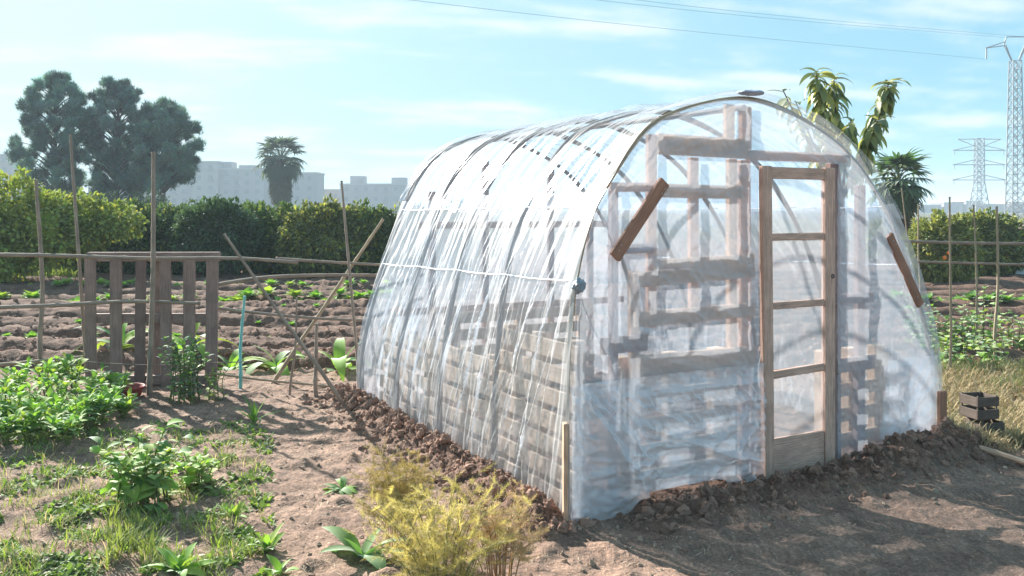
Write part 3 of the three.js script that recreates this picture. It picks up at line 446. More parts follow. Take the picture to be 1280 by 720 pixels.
rosette('broad_leaf_plant', 'plant with long broad bluish leaves beside the feathery bush', 'plant', null, onGround(foot(452, 700)), 8, longLeaf, [G.blue, G.mid], { pitch: 0.75 });
for (const [px, py, l] of [[345, 462, 'plant with long arching leaves under the crossed canes'], [290, 458, 'plant with long arching leaves behind the turquoise stake'], [235, 450, 'plant with long arching leaves behind the pallet gate'], [425, 462, 'plant with long arching leaves behind the stout short stake'], [150, 448, 'arching-leaved plant glimpsed between the gate slats']])
  rosette('artichoke_plant', l, 'plant', 'arching-leaved plants behind the fence', onGround(foot(px, py)), 9, arching, [G.bright, G.mid, G.lime], { pitch: 1.0 });
// feathery bush: fine sprays on thin stems, and its dried neighbour
function featherGeo(n, len, needle) { const r = mulberry(77), pos = [], idx = []; for (let i = 0; i < n; i++) { const t = r(), a = r() * 6.28, l = needle * (1 - 0.6 * t) * (0.6 + 0.8 * r()), b = V(0, 0, t * len), d = V(Math.cos(a), Math.sin(a) * 0.8 + 0.2, 0.7).normalize().multiplyScalar(l), w = V(-Math.sin(a), Math.cos(a), 0).multiplyScalar(0.0013), k = pos.length / 3; pos.push(b.x - w.x, b.y - w.y, b.z, b.x + w.x, b.y + w.y, b.z, b.x + d.x, b.y + d.y, b.z + d.z); idx.push(k, k + 1, k + 2); } return geoFrom(pos, idx); }
const feather = featherGeo(70, 0.15, 0.05);
function feathery(name, label, pos, stems, h, spread, mat, stemMat, per, lo) {
  const t = thing(name, label, 'plant', [pos.x, pos.y, pos.z]), list = [], stemsG = [];
  for (let k = 0; k < stems; k++) { const az = k * 2.4, r = spread * Math.sqrt((k + 0.5) / stems), hh = h * rr(0.6, 1.1) * (1 - 0.25 * r / spread), b = V(Math.sin(az) * r * 0.3, -0.01, Math.cos(az) * r * 0.3), tip = V(Math.sin(az) * r + rr(-.04, .04), hh, Math.cos(az) * r), c = new THREE.CatmullRomCurve3([b, V(tip.x * 0.5, hh * 0.6, tip.z * 0.5), tip]);
    stemsG.push(rod(c.points, u => 0.0028 * (1.1 - 0.8 * u), 4, 7, false));
    for (let i = 0; i < per; i++) { const u = lo + (1 - lo) * (i + rnd()) / per; list.push([c.getPoint(Math.min(1, u)), -rr(-0.1, 0.9), rr(0, 6.28), rr(-1, 1), rr(0.6, 1.15) * (1.15 - 0.5 * u), rr(0.7, 1.3)]); } }
  part('stems', mergeGeometries(stemsG), stemMat, t).userData.kind = 'stuff'; instanced('sprays', feather, mat, list, t); return t;
}
feathery('fern_bush', 'feathery yellow-green asparagus bush beside the greenhouse corner', onGround(foot(548, 742)), 42, 0.49, 0.40, leafMat(lin(0.54, 0.46, 0.13)), G.stem, 8, 0.2);
feathery('fern_bush', 'feathery bush dried to brown stems next to the yellow-green one', onGround(foot(626, 726)), 26, 0.46, 0.22, leafMat(lin(0.52, 0.38, 0.18), { transmission: 0.4 }), G.dryStem, 6, 0.35);
feathery('fern_bush', 'thin feathery straw-coloured sprig between bush and soil ridge', onGround(foot(500, 690)), 26, 0.5, 0.2, leafMat(lin(0.40, 0.31, 0.09), { transmission: 0.3 }), G.dryStem, 12, 0.35);
// grass, weeds and litter too fine to count
const blade = leafGeo(0.13, 0.007, 0.9, 0.3, 3, 0.5);
function scatter(name, label, category, geo, mat, n, where, size, tint, pitch = [0.7, 1.4]) { const list = []; let guard = 0; while (list.length < n && guard++ < n * 40) { const w = where(); if (!w) continue; const [x, d] = w; list.push([V(x, height(x, d) - 0.004, -d), -rr(...pitch), rr(0, 6.28), rr(-0.3, 0.3), rr(...size), tint()]); } const m = instanced(name, geo, mat, list); m.name = numbered(name); tag(m, label, category); return m; }
const box = (x0, x1, y0, y1, thr = -1, f = 1.6, s = 0) => () => { const p = foot(rr(x0, x1), rr(y0, y1)), d = -p.z; return n2(p.x * f + s, d * f) > thr ? [p.x, d] : null; };
scatter('grass', 'green grass and low weeds over the near plot', 'grass', blade, leafMat(0xffffff), 3800, box(-40, 330, 545, 735, 0.12, 3.4), [0.3, 0.95], () => { const k = rr(0.7, 1.3); return rnd() < 0.3 ? [0.44 * k, 0.35 * k, 0.18 * k] : [0.24 * k, 0.33 * k, 0.04 * k]; });
scatter('grass', 'taller light green grass blades beside the sprawling plant', 'grass', blade, leafMat(0xffffff), 150, box(135, 200, 650, 715, 0.1, 4, 3), [0.9, 1.7], () => { const k = rr(0.8, 1.3); return [0.2 * k, 0.25 * k, 0.04 * k]; }, [1.0, 1.5]);
scatter('weeds', 'small round-leaved weeds dotted over the near plot', 'weeds', leafGeo(0.035, 0.02, 0.5, 0.2, 3), leafMat(0xffffff), 8500, box(-40, 340, 530, 735, 0.05, 2.3, 8), [0.5, 1.5], () => { const k = rr(0.6, 1.3); return [0.19 * k, 0.29 * k, 0.04 * k]; }, [0.0, 1.2]);
scatter('dry_grass', 'dry straw-coloured grass around the dark crates', 'grass', blade, leafMat(0xffffff, { transmission: 0.25 }), 13000, box(1165, 1330, 455, 562, -0.6, 1.2), [0.5, 1.4], () => { const k = rr(0.7, 1.2), g = rnd() < 0.12; return g ? [0.16 * k, 0.2 * k, 0.05 * k] : [0.40 * k, 0.31 * k, 0.16 * k]; }, [0.5, 1.4]);
scatter('grass', 'green grass strip on the margin of the bean row', 'grass', blade, leafMat(0xffffff), 1500, box(1165, 1340, 440, 490, 0.1, 1.0, 5), [0.7, 1.6], () => { const k = rr(0.7, 1.2); return [0.15 * k, 0.21 * k, 0.04 * k]; });
scatter('dry_grass', 'tuft of dry grass before the dark crates', 'grass', blade, leafMat(0xffffff, { transmission: 0.25 }), 420, box(1198, 1275, 550, 574), [0.5, 1.2], () => { const k = rr(0.7, 1.2); return [0.44 * k, 0.34 * k, 0.18 * k]; }, [0.6, 1.4]);
scatter('straw', 'bits of straw and dead stalks littering the soil', 'straw', leafGeo(0.07, 0.004, 0.5, 0.1, 2, 0.3), leafMat(0xffffff, { transmission: 0.1 }), 9000, () => { const d = 2.7 + 6 * rnd(), x = rr(-0.7, 0.3) * d; const [a, b] = toLocal(x, d); return (a > -0.3 && b > -0.3) || n2(x * 0.9 + 4, d * 0.9) < -0.25 ? null : [x, d]; }, [0.4, 1.3], () => { const k = rr(0.6, 1.2); return [0.58 * k, 0.48 * k, 0.34 * k]; }, [-0.1, 0.25]);
scatter('dead_leaves', 'dead leaf scraps and dark litter on the near plot', 'litter', leafGeo(0.05, 0.028, 1.2, 0.4, 3), leafMat(0xffffff, { transmission: 0.1 }), 1500, () => { const d = 2.7 + 5 * rnd(), x = rr(-0.7, 0.1) * d; const [a, b] = toLocal(x, d); return a > -0.3 && b > -0.3 ? null : [x, d]; }, [0.3, 1.0], () => { const k = rr(0.4, 1.3); return [0.24 * k, 0.16 * k, 0.10 * k]; }, [-0.3, 0.3]);
scatter('grass', 'sunlit green grass strip at the foot of the hedge', 'grass', leafGeo(0.22, 0.016, 0.9, 0.3, 2, 0.5), leafMat(0xffffff), 5000, box(-60, 95, 341, 352), [0.7, 1.5], () => { const k = rr(0.8, 1.3); return [0.2 * k, 0.27 * k, 0.04 * k]; });
// crop rows
const lettuceLeaves = mergeGeometries([...Array(16)].map((_, i) => leafGeo(0.20, 0.13, 0.7, 0.35, 3).applyMatrix4(mat4(V(0, 0, 0), -(0.35 + 0.8 * (1 - i / 16)), i * 2.4, 0, rr(0.8, 1.1)))));
for (const [py, k, size, label] of [[378, 44, 1, 'lettuce in the full row midway across the field'], [362, 40, 0.8, 'lettuce in the sparse row nearest the hedge']]) for (let i = 0; i < k; i++) { const px = -40 + i * 540 / k + rr(-6, 6), p = foot(px, py + rr(-1.5, 1.5)); if (rnd() < 0.15) continue; const m = solo('lettuce', lettuceLeaves, i % 3 ? G.bright : G.lime, label, 'lettuce', 'lettuce rows'); m.position.copy(onGround(p)); m.rotation.y = rr(0, 6); m.scale.setScalar(size * rr(0.8, 1.35)); }
for (let i = 0; i < 40; i++) { const px = -20 + i * 12.4 + rr(-8, 8), p = foot(px, [391, 408, 427][i % 3] + rr(-3, 3)); const m = solo('crop_sprout', lettuceLeaves, G.bright, ['small sprout on the furrow just before the lettuce row', 'small sprout on the furrow midway between fence and lettuce row', 'small sprout on the furrow close behind the fence'][i % 3], 'sprout', 'sprouts on the furrows'); m.position.copy(onGround(p)); m.rotation.y = rr(0, 6); m.scale.setScalar(rr(0.3, 0.65)); }
for (let i = 0; i < 16; i++) { const px = 1120 + i * 14 + rr(-4, 4), p = foot(px, 383 + rr(-2, 2)); const m = solo('cabbage', lettuceLeaves, i % 2 ? G.mid : G.bright, 'low leafy cabbage in the row beyond the bean canes', 'cabbage', 'cabbage row beyond the beans'); m.position.copy(onGround(p)); m.rotation.y = rr(0, 6); m.scale.setScalar(rr(0.8, 1.3)); }
for (const [px, py, s, h] of [[1172, 444, 9, .55], [1200, 446, 9, .55], [1228, 440, 10, .8], [1262, 440, 8, .5], [1150, 436, 9, .5], [1285, 446, 8, .5], [1190, 462, 7, .4], [1238, 458, 6, .35]]) bushy('bean_plant', 'leafy green bean plant climbing among the canes', 'plant', 'bean plants at the canes', onGround(foot(px, py)), s, h, 0.32, 9, leafVar(0.12, 0.085, 0.8), [G.bright, G.mid, G.lime], { pitch: 0.2, base: 0.5 });

// ------------------------------------------------------------------ hedge and shrubs at the end of the field
rnd = mulberry(55);
const hedgeLeaf = leafGeo(0.10, 0.055, 0.6, 0.3, 2, 0.8);
// crown volume = union of ellipsoids; leaves sit in its outer shell, a twiggy dark heart fills the middle
function shrub(name, label, category, group, base, blobs, n, tint, leaf = hedgeLeaf, size = [0.7, 1.4], heart = 0.72) {
  const t = thing(name, label, category, [base.x, 0, base.z], 0, group), list = [], wt = blobs.map(b => b[3] * b[4] + b[3] * b[5] + b[4] * b[5]), tot = wt.reduce((a, b) => a + b, 0), hearts = [];
  blobs.forEach((b, k) => {
    const m = Math.round(n * wt[k] / tot);
    for (let i = 0; i < m; i++) { const u = V(rr(-1, 1), rr(-1, 1), rr(-1, 1)); if (u.lengthSq() > 1 || u.lengthSq() < 0.01) { i--; continue; } u.normalize(); const lump = 1 + 0.28 * n3(u.x * 2.2 + k * 5, u.y * 2.2 + base.x, u.z * 2.2), q = lump * (0.70 + 0.34 * Math.pow(rnd(), 0.6)); const p = V(b[0] + u.x * b[3] * q, b[1] + u.y * b[4] * q, b[2] + u.z * b[5] * q); if (p.y < 0.02) continue; list.push([p, -Math.asin(clamp(u.y, -1, 1)) + rr(-0.9, 0.9), Math.atan2(u.x, u.z) + rr(-1, 1), rr(-1, 1), rr(...size), tint()]); }
    const g = new THREE.IcosahedronGeometry(1, 3), a = g.attributes.position; for (let i = 0; i < a.count; i++) { const v = V(a.getX(i), a.getY(i), a.getZ(i)), l = 1 + 0.3 * n3(v.x * 2.2 + k * 5, v.y * 2.2 + base.x, v.z * 2.2); a.setXYZ(i, b[0] + v.x * b[3] * heart * l, Math.max(0.0, b[1] + v.y * b[4] * heart * l), b[2] + v.z * b[5] * heart * l); } g.computeVertexNormals(); hearts.push(g);
  });
  part('inner_twigs', mergeGeometries(hearts), std(lin(...tint()), { roughness: 1 }), t); instanced('foliage', leaf, leafMat(0xffffff, { transmission: 0.4 }), list, t); return t;
}
const greens = (r, g, b, v = 0.35, yl = 0) => () => { const k = rr(1 - v, 1 + v); return rnd() < yl ? [0.36 * k, 0.36 * k, 0.05 * k] : [r * k, g * k, b * k]; };
function hedgeRun(label, x0, x1, top, d, n, tint, dz = 0.55, name = 'hedge_shrub', grp = 'hedge at the end of the field') {     // px extents at distance d
  const a = at(x0, 262, d), b = at(x1, 262, d), h = EYE - (top - 262) / FOCAL * d, W = (b.x - a.x), k = Math.max(1, Math.round(W / 1.1)), blobs = [];
  for (let i = 0; i < k; i++) { const x = ((i + 0.5) / k - 0.5) * W; blobs.push([x, h * 0.50, rr(-.1, .1), W / k * 0.72, h * 0.47 * rr(0.97, 1.03), dz]); }
  return shrub(name, label, 'shrub', grp, V((a.x + b.x) / 2, 0, -d), blobs, n, tint);
}
hedgeRun('dark clipped hedge directly behind the pallet gate', 90, 245, 257, 21.5, 22000, greens(0.10, 0.16, 0.04, 0.45, 0.1));
hedgeRun('tall dark conical shrub in the hedge behind the slanting cane', 240, 305, 252, 20.8, 12000, greens(0.08, 0.14, 0.045));
hedgeRun('clipped hedge length with sunlit flat yellow-green top', 300, 385, 258, 21.5, 14000, greens(0.11, 0.18, 0.04, 0.4, 0.18));
hedgeRun('loose leafy citrus shrub in the hedge near the crossed canes', 370, 440, 256, 20.5, 12000, greens(0.13, 0.165, 0.04, 0.5, 0.25));
hedgeRun('leafy hedge shrub ending behind the greenhouse corner', 430, 600, 259, 21.2, 20000, greens(0.11, 0.17, 0.04, 0.45, 0.16));
hedgeRun('dark hedge length at the grass strip', -120, 95, 268, 22, 24000, greens(0.075, 0.125, 0.035, 0.4, 0.06));
const lightLeaf = leafGeo(0.12, 0.07, 0.8, 0.25, 3, 0.8);
shrub('fig_shrub', 'tall yellow-green leafy shrub rising over the hedge at the lone cane', 'shrub', null, at(15, 262, 19), [[0, 1.35, 0, .7, 1.0, .6], [-0.9, 1.4, 0, .7, 1.0, .6], [0.75, 1.2, .1, .6, .8, .5], [-0.3, 0.8, .2, .9, .8, .6]], 11000, greens(0.26, 0.33, 0.05, 0.45, 0.25), lightLeaf, [0.6, 1.2], 0.5);
shrub('fig_shrub', 'loose yellow-green shrub above the hedge behind the leaning cane', 'shrub', null, at(105, 262, 19.6), [[0, 1.25, 0, .5, .7, .45], [-0.55, 1.35, 0, .4, .6, .4], [0.7, 1.35, 0, .55, .4, .4]], 5200, greens(0.25, 0.32, 0.05, 0.4, 0.25), lightLeaf, [0.6, 1.1], 0.5);
hedgeRun('yellow-green shrub beyond the bean canes with autumn leaves', 1150, 1205, 272, 19, 9000, greens(0.20, 0.24, 0.05, 0.5, 0.3), .5, 'orchard_shrub', 'shrubs beyond the bean row');
hedgeRun('bushy orange tree shrub behind the middle bean canes', 1195, 1262, 268, 21, 10000, greens(0.17, 0.22, 0.05, 0.5, 0.25), .5, 'orchard_shrub', 'shrubs beyond the bean row');
hedgeRun('low dark shrub row under the far town', 1090, 1330, 274, 27, 16000, greens(0.16, 0.21, 0.055, 0.4, 0.2), .6, 'orchard_shrub', 'shrubs beyond the bean row');
for (const [px, py] of [[1186, 316], [1181, 322]]) { const m = solo('orange_fruit', new THREE.SphereGeometry(0.045, 14, 10), std(lin(0.75, 0.20, 0.03), { roughness: 0.5 }), 'orange fruit hanging in the shrubs beyond the bean canes', 'fruit', 'oranges'); m.position.copy(at(px, py, 18.35)); }
{ // small shed at the end of the bean row
  const c = at(1285, 262, 21), s = thing('garden_shed', 'small dark garden shed with a white door beyond the bean canes', 'shed', [c.x, 0, c.z], -0.1), dw = W_(lin(0.10, 0.085, 0.08)), wh = std(lin(0.72, 0.72, 0.72), { roughness: 0.6 });
  part('wall', board(1.0, 1.15, 1.2), dw, s, [0, 0.575, -0.6]); const rf = part('roof', board(1.2, 0.05, 1.4), M.grey, s, [0, 1.2, -0.6]); rf.rotation.x = 0.08;
  const door = part('door', board(0.38, 0.98, 0.04), wh, s, [-0.12, 0.52, 0.022]); part('handle', rod([V(0.12, 0.06, 0.02), V(0.12, 0.03, 0.05), V(0.12, -0.03, 0.05), V(0.12, -0.06, 0.02)], 0.008, 6, 12), M.steel, door);
  part('side_panel', board(0.22, 0.9, 0.03), wh, s, [0.33, 0.6, 0.017]);
}

// ------------------------------------------------------------------ trees
rnd = mulberry(66);
const bark = std(lin(0.13, 0.085, 0.065), { map: woodMap, roughness: 1 });
// pines: needle tufts gathered in clumps at the ends of limbs
const tuft = (() => { const r = mulberry(5), pos = [], idx = []; for (let i = 0; i < 13; i++) { const d = V(r() - 0.5, r() * 0.9 - 0.1, r() - 0.5).normalize(), w = V(d.z, 0, -d.x).normalize().multiplyScalar(0.022), k = pos.length / 3; pos.push(-w.x, 0, -w.z, w.x, 0, w.z, d.x * 0.36, d.y * 0.36, d.z * 0.36); idx.push(k, k + 1, k + 2); } return geoFrom(pos, idx); })();
function pine(label, px, d, top, bottom, w, clumps, lean, tint) {
  const base = at(px, 262, d), t = thing('pine_tree', label, 'tree', [base.x, 0, base.z], 0, 'pines behind the hedge'), y1 = EYE - (top - 262) / FOCAL * d, y0 = EYE - (bottom - 262) / FOCAL * d, R = w / FOCAL * d / 2, H = y1 - y0;
  part('trunk', rod([V(0, -0.2, 0), V(lean * 0.3, y0, 0.1), V(lean * 0.7, y0 + H * 0.5, 0), V(lean, y1 - 0.4, 0)], u => 0.24 * (1 - 0.85 * u) + 0.02, 8, 20), bark, t);
  const list = [];
  for (let c = 0; c < clumps; c++) {
    const v = Math.pow((c + 0.5) / clumps, 0.85), az = c * 2.4 + rr(-.4, .4), env = R * Math.pow(Math.sin(Math.PI * clamp(0.14 + 0.82 * v, 0, 1)), 0.7) * Math.sqrt(rr(0.08, 1.0)), p = V(lean * v + Math.sin(az) * env, y0 + H * v * 0.96 + rr(-.2, .2), Math.cos(az) * env), cr = rr(0.32, 0.66) * (1.12 - 0.5 * v);
    part('limb', rod([V(lean * v * 0.9, Math.max(0.6, p.y - 0.8 - env * 0.25), 0), V(p.x * 0.5 + lean * v * 0.4, p.y - 0.4, p.z * 0.5), p], u => 0.05 * (1.1 - u) + 0.008, 5, 6, false), bark, t);
    const k = rr(0.5, 1.5), m = Math.round(72 * cr / 0.4); for (let i = 0; i < m; i++) { const u = V(rr(-1, 1), rr(-1, 1), rr(-1, 1)); if (u.lengthSq() > 1) { i--; continue; } const q = u.length(); u.multiplyScalar(cr * (0.55 + 0.75 * q * rnd())); u.y *= 0.9; list.push([p.clone().add(u), rr(-.7, .7), rr(0, 6.28), rr(-.7, .7), rr(0.7, 1.2), tint.map(x => x * k * rr(0.75, 1.25))]); }
  }
  instanced('crown', tuft, leafMat(0xffffff, { transmission: 0.35 }), list, t); return t;
}
pine('tallest pine with a pointed ragged crown behind the hedge', 68, 60, 90, 240, 100, 118, 0.1, [0.15, 0.26, 0.20]);
pine('broad dense middle pine standing between two other pines', 145, 61, 98, 244, 108, 130, 0.2, [0.13, 0.23, 0.18]);
pine('rounded reddish-trunked pine standing next to the pale apartment block', 203, 59, 126, 232, 88, 100, 0.25, [0.15, 0.24, 0.18]);
hedgeRun('dark low shrub under the pines at the apartment block', 130, 205, 240, 48, 9000, greens(0.05, 0.08, 0.035), 1.0, 'tree_shrub', 'shrubs under the pines');
hedgeRun('dark shrub mass at the trunks of the two larger pines', 25, 130, 236, 50, 9000, greens(0.05, 0.075, 0.035), 1.0, 'tree_shrub', 'shrubs under the pines');
// fan palms
const fanGeo = (() => { const g = [], n = 15; for (let i = 0; i < n; i++) { const a = (i / (n - 1) - 0.5) * 3.5, l = 0.95 * (1 - 0.22 * Math.abs(a) / 1.75); g.push(leafGeo(l, 0.14, 0.5 + 0.25 * (i % 3), 0.4, 4, 0.6).rotateY(a).translate(0, 0, 0)); } return mergeGeometries(g); })();
function palm(label, base, trunkH, fronds, petiole, scale, matA, matD, dead) {
  const t = thing('fan_palm', label, 'palm', [base.x, 0, base.z]);
  part('trunk', rod([V(0, -0.2, 0), V(0.03, trunkH * 0.5, 0), V(0, trunkH, 0)], u => 0.26 * scale * (1.15 - 0.3 * u), 10, 20), bark, t);
  for (let i = 0; i < fronds + dead; i++) {
    const isDead = i >= fronds, v = isDead ? 0 : (i + 0.5) / fronds, el = isDead ? rr(-1.35, -0.9) : -0.75 + 2.1 * v + rr(-.12, .12), az = i * 2.4 + rr(-.3, .3), L = petiole * (isDead ? 0.6 : rr(0.85, 1.1)), y = isDead ? trunkH - rr(0, 1) * trunkH * 0.42 : trunkH - 0.15 + 0.25 * v;
    const f = new THREE.Group(); f.name = 'frond'; f.position.set(0, y, 0); f.rotation.order = 'YXZ'; f.rotation.set(-el, az, 0); t.add(f);
    const pl = part('petiole', rod([V(0, 0, 0.1 * scale), V(0, 0.05, L * 0.55), V(0, -0.02, L)], 0.018 * scale + 0.006, 5, 8, false), isDead ? matD : G.stem, f);
    const fan = part('fan_leaf', fanGeo, isDead ? matD : matA, f, [0, -0.02, L - 0.02]); fan.rotation.x = isDead ? 0.1 : 0.35; fan.scale.setScalar(scale * rr(0.9, 1.15));
  }
  return t;
}
palm('bushy fan palm with a thick skirt standing before the apartment block', at(351, 262, 90), 6.9, 46, 1.75, 1.6, leafMat(lin(0.07, 0.105, 0.05)), leafMat(lin(0.10, 0.095, 0.05), { transmission: 0.2 }), 60);
palm('fan palm with drooping fronds rising behind the greenhouse shoulder', at(1123, 262, 26), 2.45, 30, 0.55, 0.72, leafMat(lin(0.07, 0.14, 0.035)), leafMat(lin(0.16, 0.13, 0.06), { transmission: 0.2 }), 22);
{ // young tree with hanging lance leaves behind the greenhouse
  const d = 10.6, b = at(1050, 262, d), t = thing('loquat_tree', 'young tree with rows of drooping lance-shaped leaves behind the greenhouse', 'tree', [b.x, 0, b.z]);
  const Y = py => EYE - (py - 262) / FOCAL * d, X = px => (px - 1050) / FOCAL * d, geos = leafVar(0.38, 0.12, 1.0, { fold: 0.3, seg: 6, shape: 0.8 }), mats = [leafMat(lin(0.20, 0.25, 0.08), { roughness: 0.6 }), leafMat(lin(0.30, 0.34, 0.10), { roughness: 0.6 }), leafMat(lin(0.14, 0.19, 0.07), { roughness: 0.6 }), leafMat(lin(0.42, 0.42, 0.10))];
  part('trunk', rod([V(0, -0.1, 0), V(0.03, 0.9, 0.02), V(0.02, 1.8, 0)], u => 0.05 * (1.1 - 0.4 * u), 8, 14), bark, t);
  for (const [px, py, z, n] of [[1016, 90, 0.1, 80], [1044, 94, -0.05, 80], [1110, 102, 0.05, 120], [975, 113, 0.1, 22], [998, 126, -0.1, 22], [1056, 150, 0.2, 24], [1090, 150, 0.2, 46], [1095, 185, -0.2, 26], [1030, 122, -0.3, 34]]) {
    const tip = V(X(px), Y(py), z), c = new THREE.CatmullRomCurve3([V(0.02, 1.75, 0), V(tip.x * 0.45, 1.8 + (tip.y - 1.8) * 0.4, z * 0.5), V(tip.x * 0.8, 1.8 + (tip.y - 1.8) * 0.78, z * 0.8), tip]);
    part('branch', rod(c.points, u => 0.022 * (1.1 - 0.85 * u), 6, 16, false), bark, t);
    addLeaves(t, geos, mats, n, i => { const u = 0.28 + 0.72 * (i + rnd() * 0.5) / n; return [c.getPoint(Math.min(1, u)), i * 2.4 + rr(-.4, .4), -0.45 - 0.55 * (1 - u) + rr(-.2, .3) + (u > 0.93 ? 0.7 : 0), rr(0.45, 0.8)]; });
  }
}
// ------------------------------------------------------------------ town, pylons and wires in the distance
rnd = mulberry(88);
const plaster = c => std(c, { roughness: 0.9 }), glassy = std(lin(0.17, 0.18, 0.2), { roughness: 0.3 });
function block(label, px0, px1, top, d, opts = {}, name = 'apartment_block', group = 'apartment blocks behind the fields') {
  const a = at(px0, 262, d), b = at(px1, 262, d), w = b.x - a.x, h = EYE - (top - 262) / FOCAL * d, dep = opts.depth ?? 12, t = thing(name, label, 'building', [(a.x + b.x) / 2, 0, -d - dep / 2], opts.turn ?? 0, group), m = plaster(opts.color ?? lin(0.50, 0.46, 0.43));
  part('wall', new THREE.BoxGeometry(w, h, dep), m, t, [0, h / 2, 0]); part('roof', new THREE.BoxGeometry(w + 0.6, 0.5, dep + 0.6), plaster(lin(0.42, 0.38, 0.36)), t, [0, h + 0.25, 0]);
  for (const [x, bw, bh] of opts.tops ?? []) part('roof_house', new THREE.BoxGeometry(bw, bh, dep * 0.5), m, t, [x * w, h + 0.5 + bh / 2, 0]);
  const floors = opts.floors ?? Math.max(1, Math.floor(h / 3.1)), cols = opts.cols ?? Math.max(2, Math.floor(w / 3.6)), wg = new THREE.BoxGeometry(1.4, 1.5, 0.3), bg = new THREE.BoxGeometry(2.2, 0.25, 0.9);
  for (let f = 0; f < floors; f++) for (let c = 0; c < cols; c++) { const x = ((c + 0.5) / cols - 0.5) * (w - 1), y = (f + 0.55) * h / floors; part('window', wg, glassy, t, [x, y, dep / 2 + 0.02]); if (c % 3 === 1) part('balcony', bg, m, t, [x, y - 0.95, dep / 2 + 0.45]); }
  return t;
}
block('long pale apartment block behind the left pines with a stair tower', 196, 330, 212, 300, { tops: [[0.05, 9, 2.4], [0.32, 6, 1.2]], color: lin(0.33, 0.30, 0.30) });
block('apartment block right behind the skirted fan palm', 333, 396, 217, 305, { tops: [[-0.2, 5, 1]], color: lin(0.30, 0.28, 0.29) });
block('taller stair tower block rising from the long pale apartment block', 240, 272, 203, 298, { color: lin(0.36, 0.33, 0.32), depth: 8 });
block('low apartment block near the greenhouse with two roof houses', 425, 515, 231, 330, { tops: [[-0.28, 5.5, 3], [0.3, 5.5, 2.4]], color: lin(0.30, 0.28, 0.29) });
block('low building in the gap between the two apartment groups', 397, 428, 238, 335, { color: lin(0.38, 0.29, 0.27) });
block('building corner showing beside the tallest pine', -60, 14, 194, 290, { color: lin(0.36, 0.28, 0.26) });
block('dim low building behind the pine trunks', 110, 196, 226, 320, { color: lin(0.30, 0.28, 0.28) });
for (const [a, b, y, l] of [[1150, 1176, 257, 'distant town block beside the palm fronds'], [1180, 1204, 254, 'distant town block under the smaller pylon arm'], [1208, 1226, 252, 'distant town block at the smaller pylon foot'], [1230, 1258, 256, 'distant town block between the pylons'], [1262, 1300, 255, 'distant town block behind the big lattice pylon'], [1120, 1150, 259, 'distant low town block behind the palm trunk']]) block(l, a, b, y, 420, { color: lin(0.26, 0.26, 0.29), depth: 14 }, 'town_block', 'distant town');
function bars(t, name, list, r) { for (const [p, q] of list) { const L = p.distanceTo(q), m = part(name, new THREE.CylinderGeometry(r, r, L, 5), M.steel, t); m.position.copy(p).lerp(q, 0.5); m.quaternion.setFromUnitVectors(V(0, 1, 0), q.clone().sub(p).normalize()); } }
function latticeLegs(t, levels, r) {          // levels: [y, half width]
  for (const sx of [-1, 1]) for (const sz of [-1, 1]) bars(t, 'leg', levels.slice(1).map((l, i) => [V(sx * levels[i][1], levels[i][0], sz * levels[i][1]), V(sx * l[1], l[0], sz * l[1])]), r);
  levels.slice(1).forEach((l, i) => { const k = levels[i]; for (const s of [-1, 1]) { bars(t, 'brace', [[V(-k[1], k[0], s * k[1]), V(l[1], l[0], s * l[1])], [V(k[1], k[0], s * k[1]), V(-l[1], l[0], s * l[1])], [V(-l[1], l[0], s * l[1]), V(l[1], l[0], s * l[1])]], r * 0.6); bars(t, 'brace', [[V(s * k[1], k[0], -k[1]), V(s * l[1], l[0], l[1])]], r * 0.6); } });
}
const steps = (y0, y1, n, w0, w1) => Array.from({ length: n + 1 }, (_, i) => [y0 + (y1 - y0) * i / n, w0 + (w1 - w0) * i / n]);
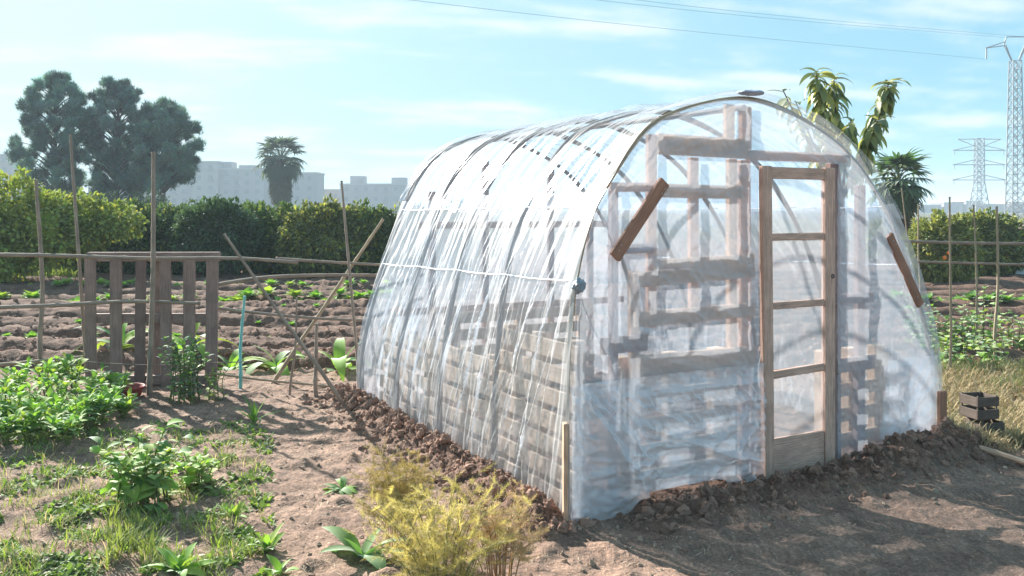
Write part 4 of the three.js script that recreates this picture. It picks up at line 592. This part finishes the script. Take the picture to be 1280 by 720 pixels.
{ // three-armed pylon
  const d = 260, k = d / FOCAL, b = at(1224, 262, d), t = thing('power_pylon', 'steel pylon with three stacked cross arms over the distant town', 'pylon', [b.x, 0, b.z], 0, 'power pylons'), Y = py => EYE - (py - 262) * k;
  latticeLegs(t, [...steps(0, Y(228), 4, 9.5 * k, 4.5 * k), ...steps(Y(228), Y(173), 8, 4.5 * k, 4.2 * k).slice(1)], 0.16);
  for (const [y, w] of [[174, 27], [188, 33], [206, 33], [225, 34]]) { const yy = Y(y), hi = Y(y) + (y < 180 ? -2.2 : 1.6); for (const s of [-1, 1]) { bars(t, 'cross_arm', [[V(s * 4 * k, yy, 0), V(s * w * k, yy, 0)], [V(s * 4 * k, hi, 0), V(s * w * k, yy, 0)], [V(s * 4 * k, yy, 1), V(s * w * k, yy, 0)]], 0.13); if (y > 180) part('insulator', new THREE.CylinderGeometry(0.12, 0.12, 1.4, 6), M.steel, t, [s * w * k * 0.93, yy - 0.7, 0]); } }
}
const pd = 120, pk = pd / FOCAL, pb = at(1269, 262, pd), PY = py => EYE - (py - 262) * pk;
{ const t = thing('power_pylon', 'tall slim lattice pylon with a wide forked head', 'pylon', [pb.x, 0, pb.z], 0, 'power pylons');
  latticeLegs(t, steps(0, PY(76), 17, 8 * pk, 5 * pk), 0.085);
  for (const s of [-1, 1]) { bars(t, 'head_fork', [[V(s * 5 * pk, PY(76), 0), V(s * 14 * pk, PY(56), 0)], [V(s * 14 * pk, PY(56), 0), V(s * 11 * pk, PY(46), 0)], [V(s * 4 * pk, PY(76), 0), V(s * 12 * pk, PY(56), 0)]], 0.085); bars(t, 'cross_arm', [[V(s * 13 * pk, PY(57), 0), V(s * 37 * pk, PY(60), 0)], [V(s * 12 * pk, PY(52), 0), V(s * 37 * pk, PY(60), 0)]], 0.075); part('insulator', new THREE.CylinderGeometry(0.1, 0.1, 1.5, 6), M.steel, t, [s * 36 * pk, PY(60) - 0.8, 0]); }
  bars(t, 'top_beam', [[V(-11 * pk, PY(46), 0), V(11 * pk, PY(46), 0)]], 0.085);
}
{ const wireMat = std(lin(0.20, 0.24, 0.28), { roughness: 0.6 });
  for (const [p0, p1, l] of [[V(pb.x - 36 * pk, PY(74), pb.z), at(560, -8, 70), 'lowest power line strung from the pylon arm'], [V(pb.x - 11 * pk, PY(47), pb.z), at(770, -10, 75), 'middle power line strung from the pylon head'], [V(pb.x + 11 * pk, PY(46), pb.z), at(800, -12, 76), 'upper power line strung from the pylon head']]) { const end = p0.clone().add(p1.clone().sub(p0).multiplyScalar(1.8)); const mid = p0.clone().lerp(end, 0.5).add(V(0, -0.9, 0)); solo('power_line', rod([p0, mid, end], 0.016, 5, 60), wireMat, l, 'cable', 'power lines'); } }

scene.traverse(o => { if (o.isMesh) { o.castShadow = true; o.receiveShadow = true; } });
renderer.render(scene, camera);
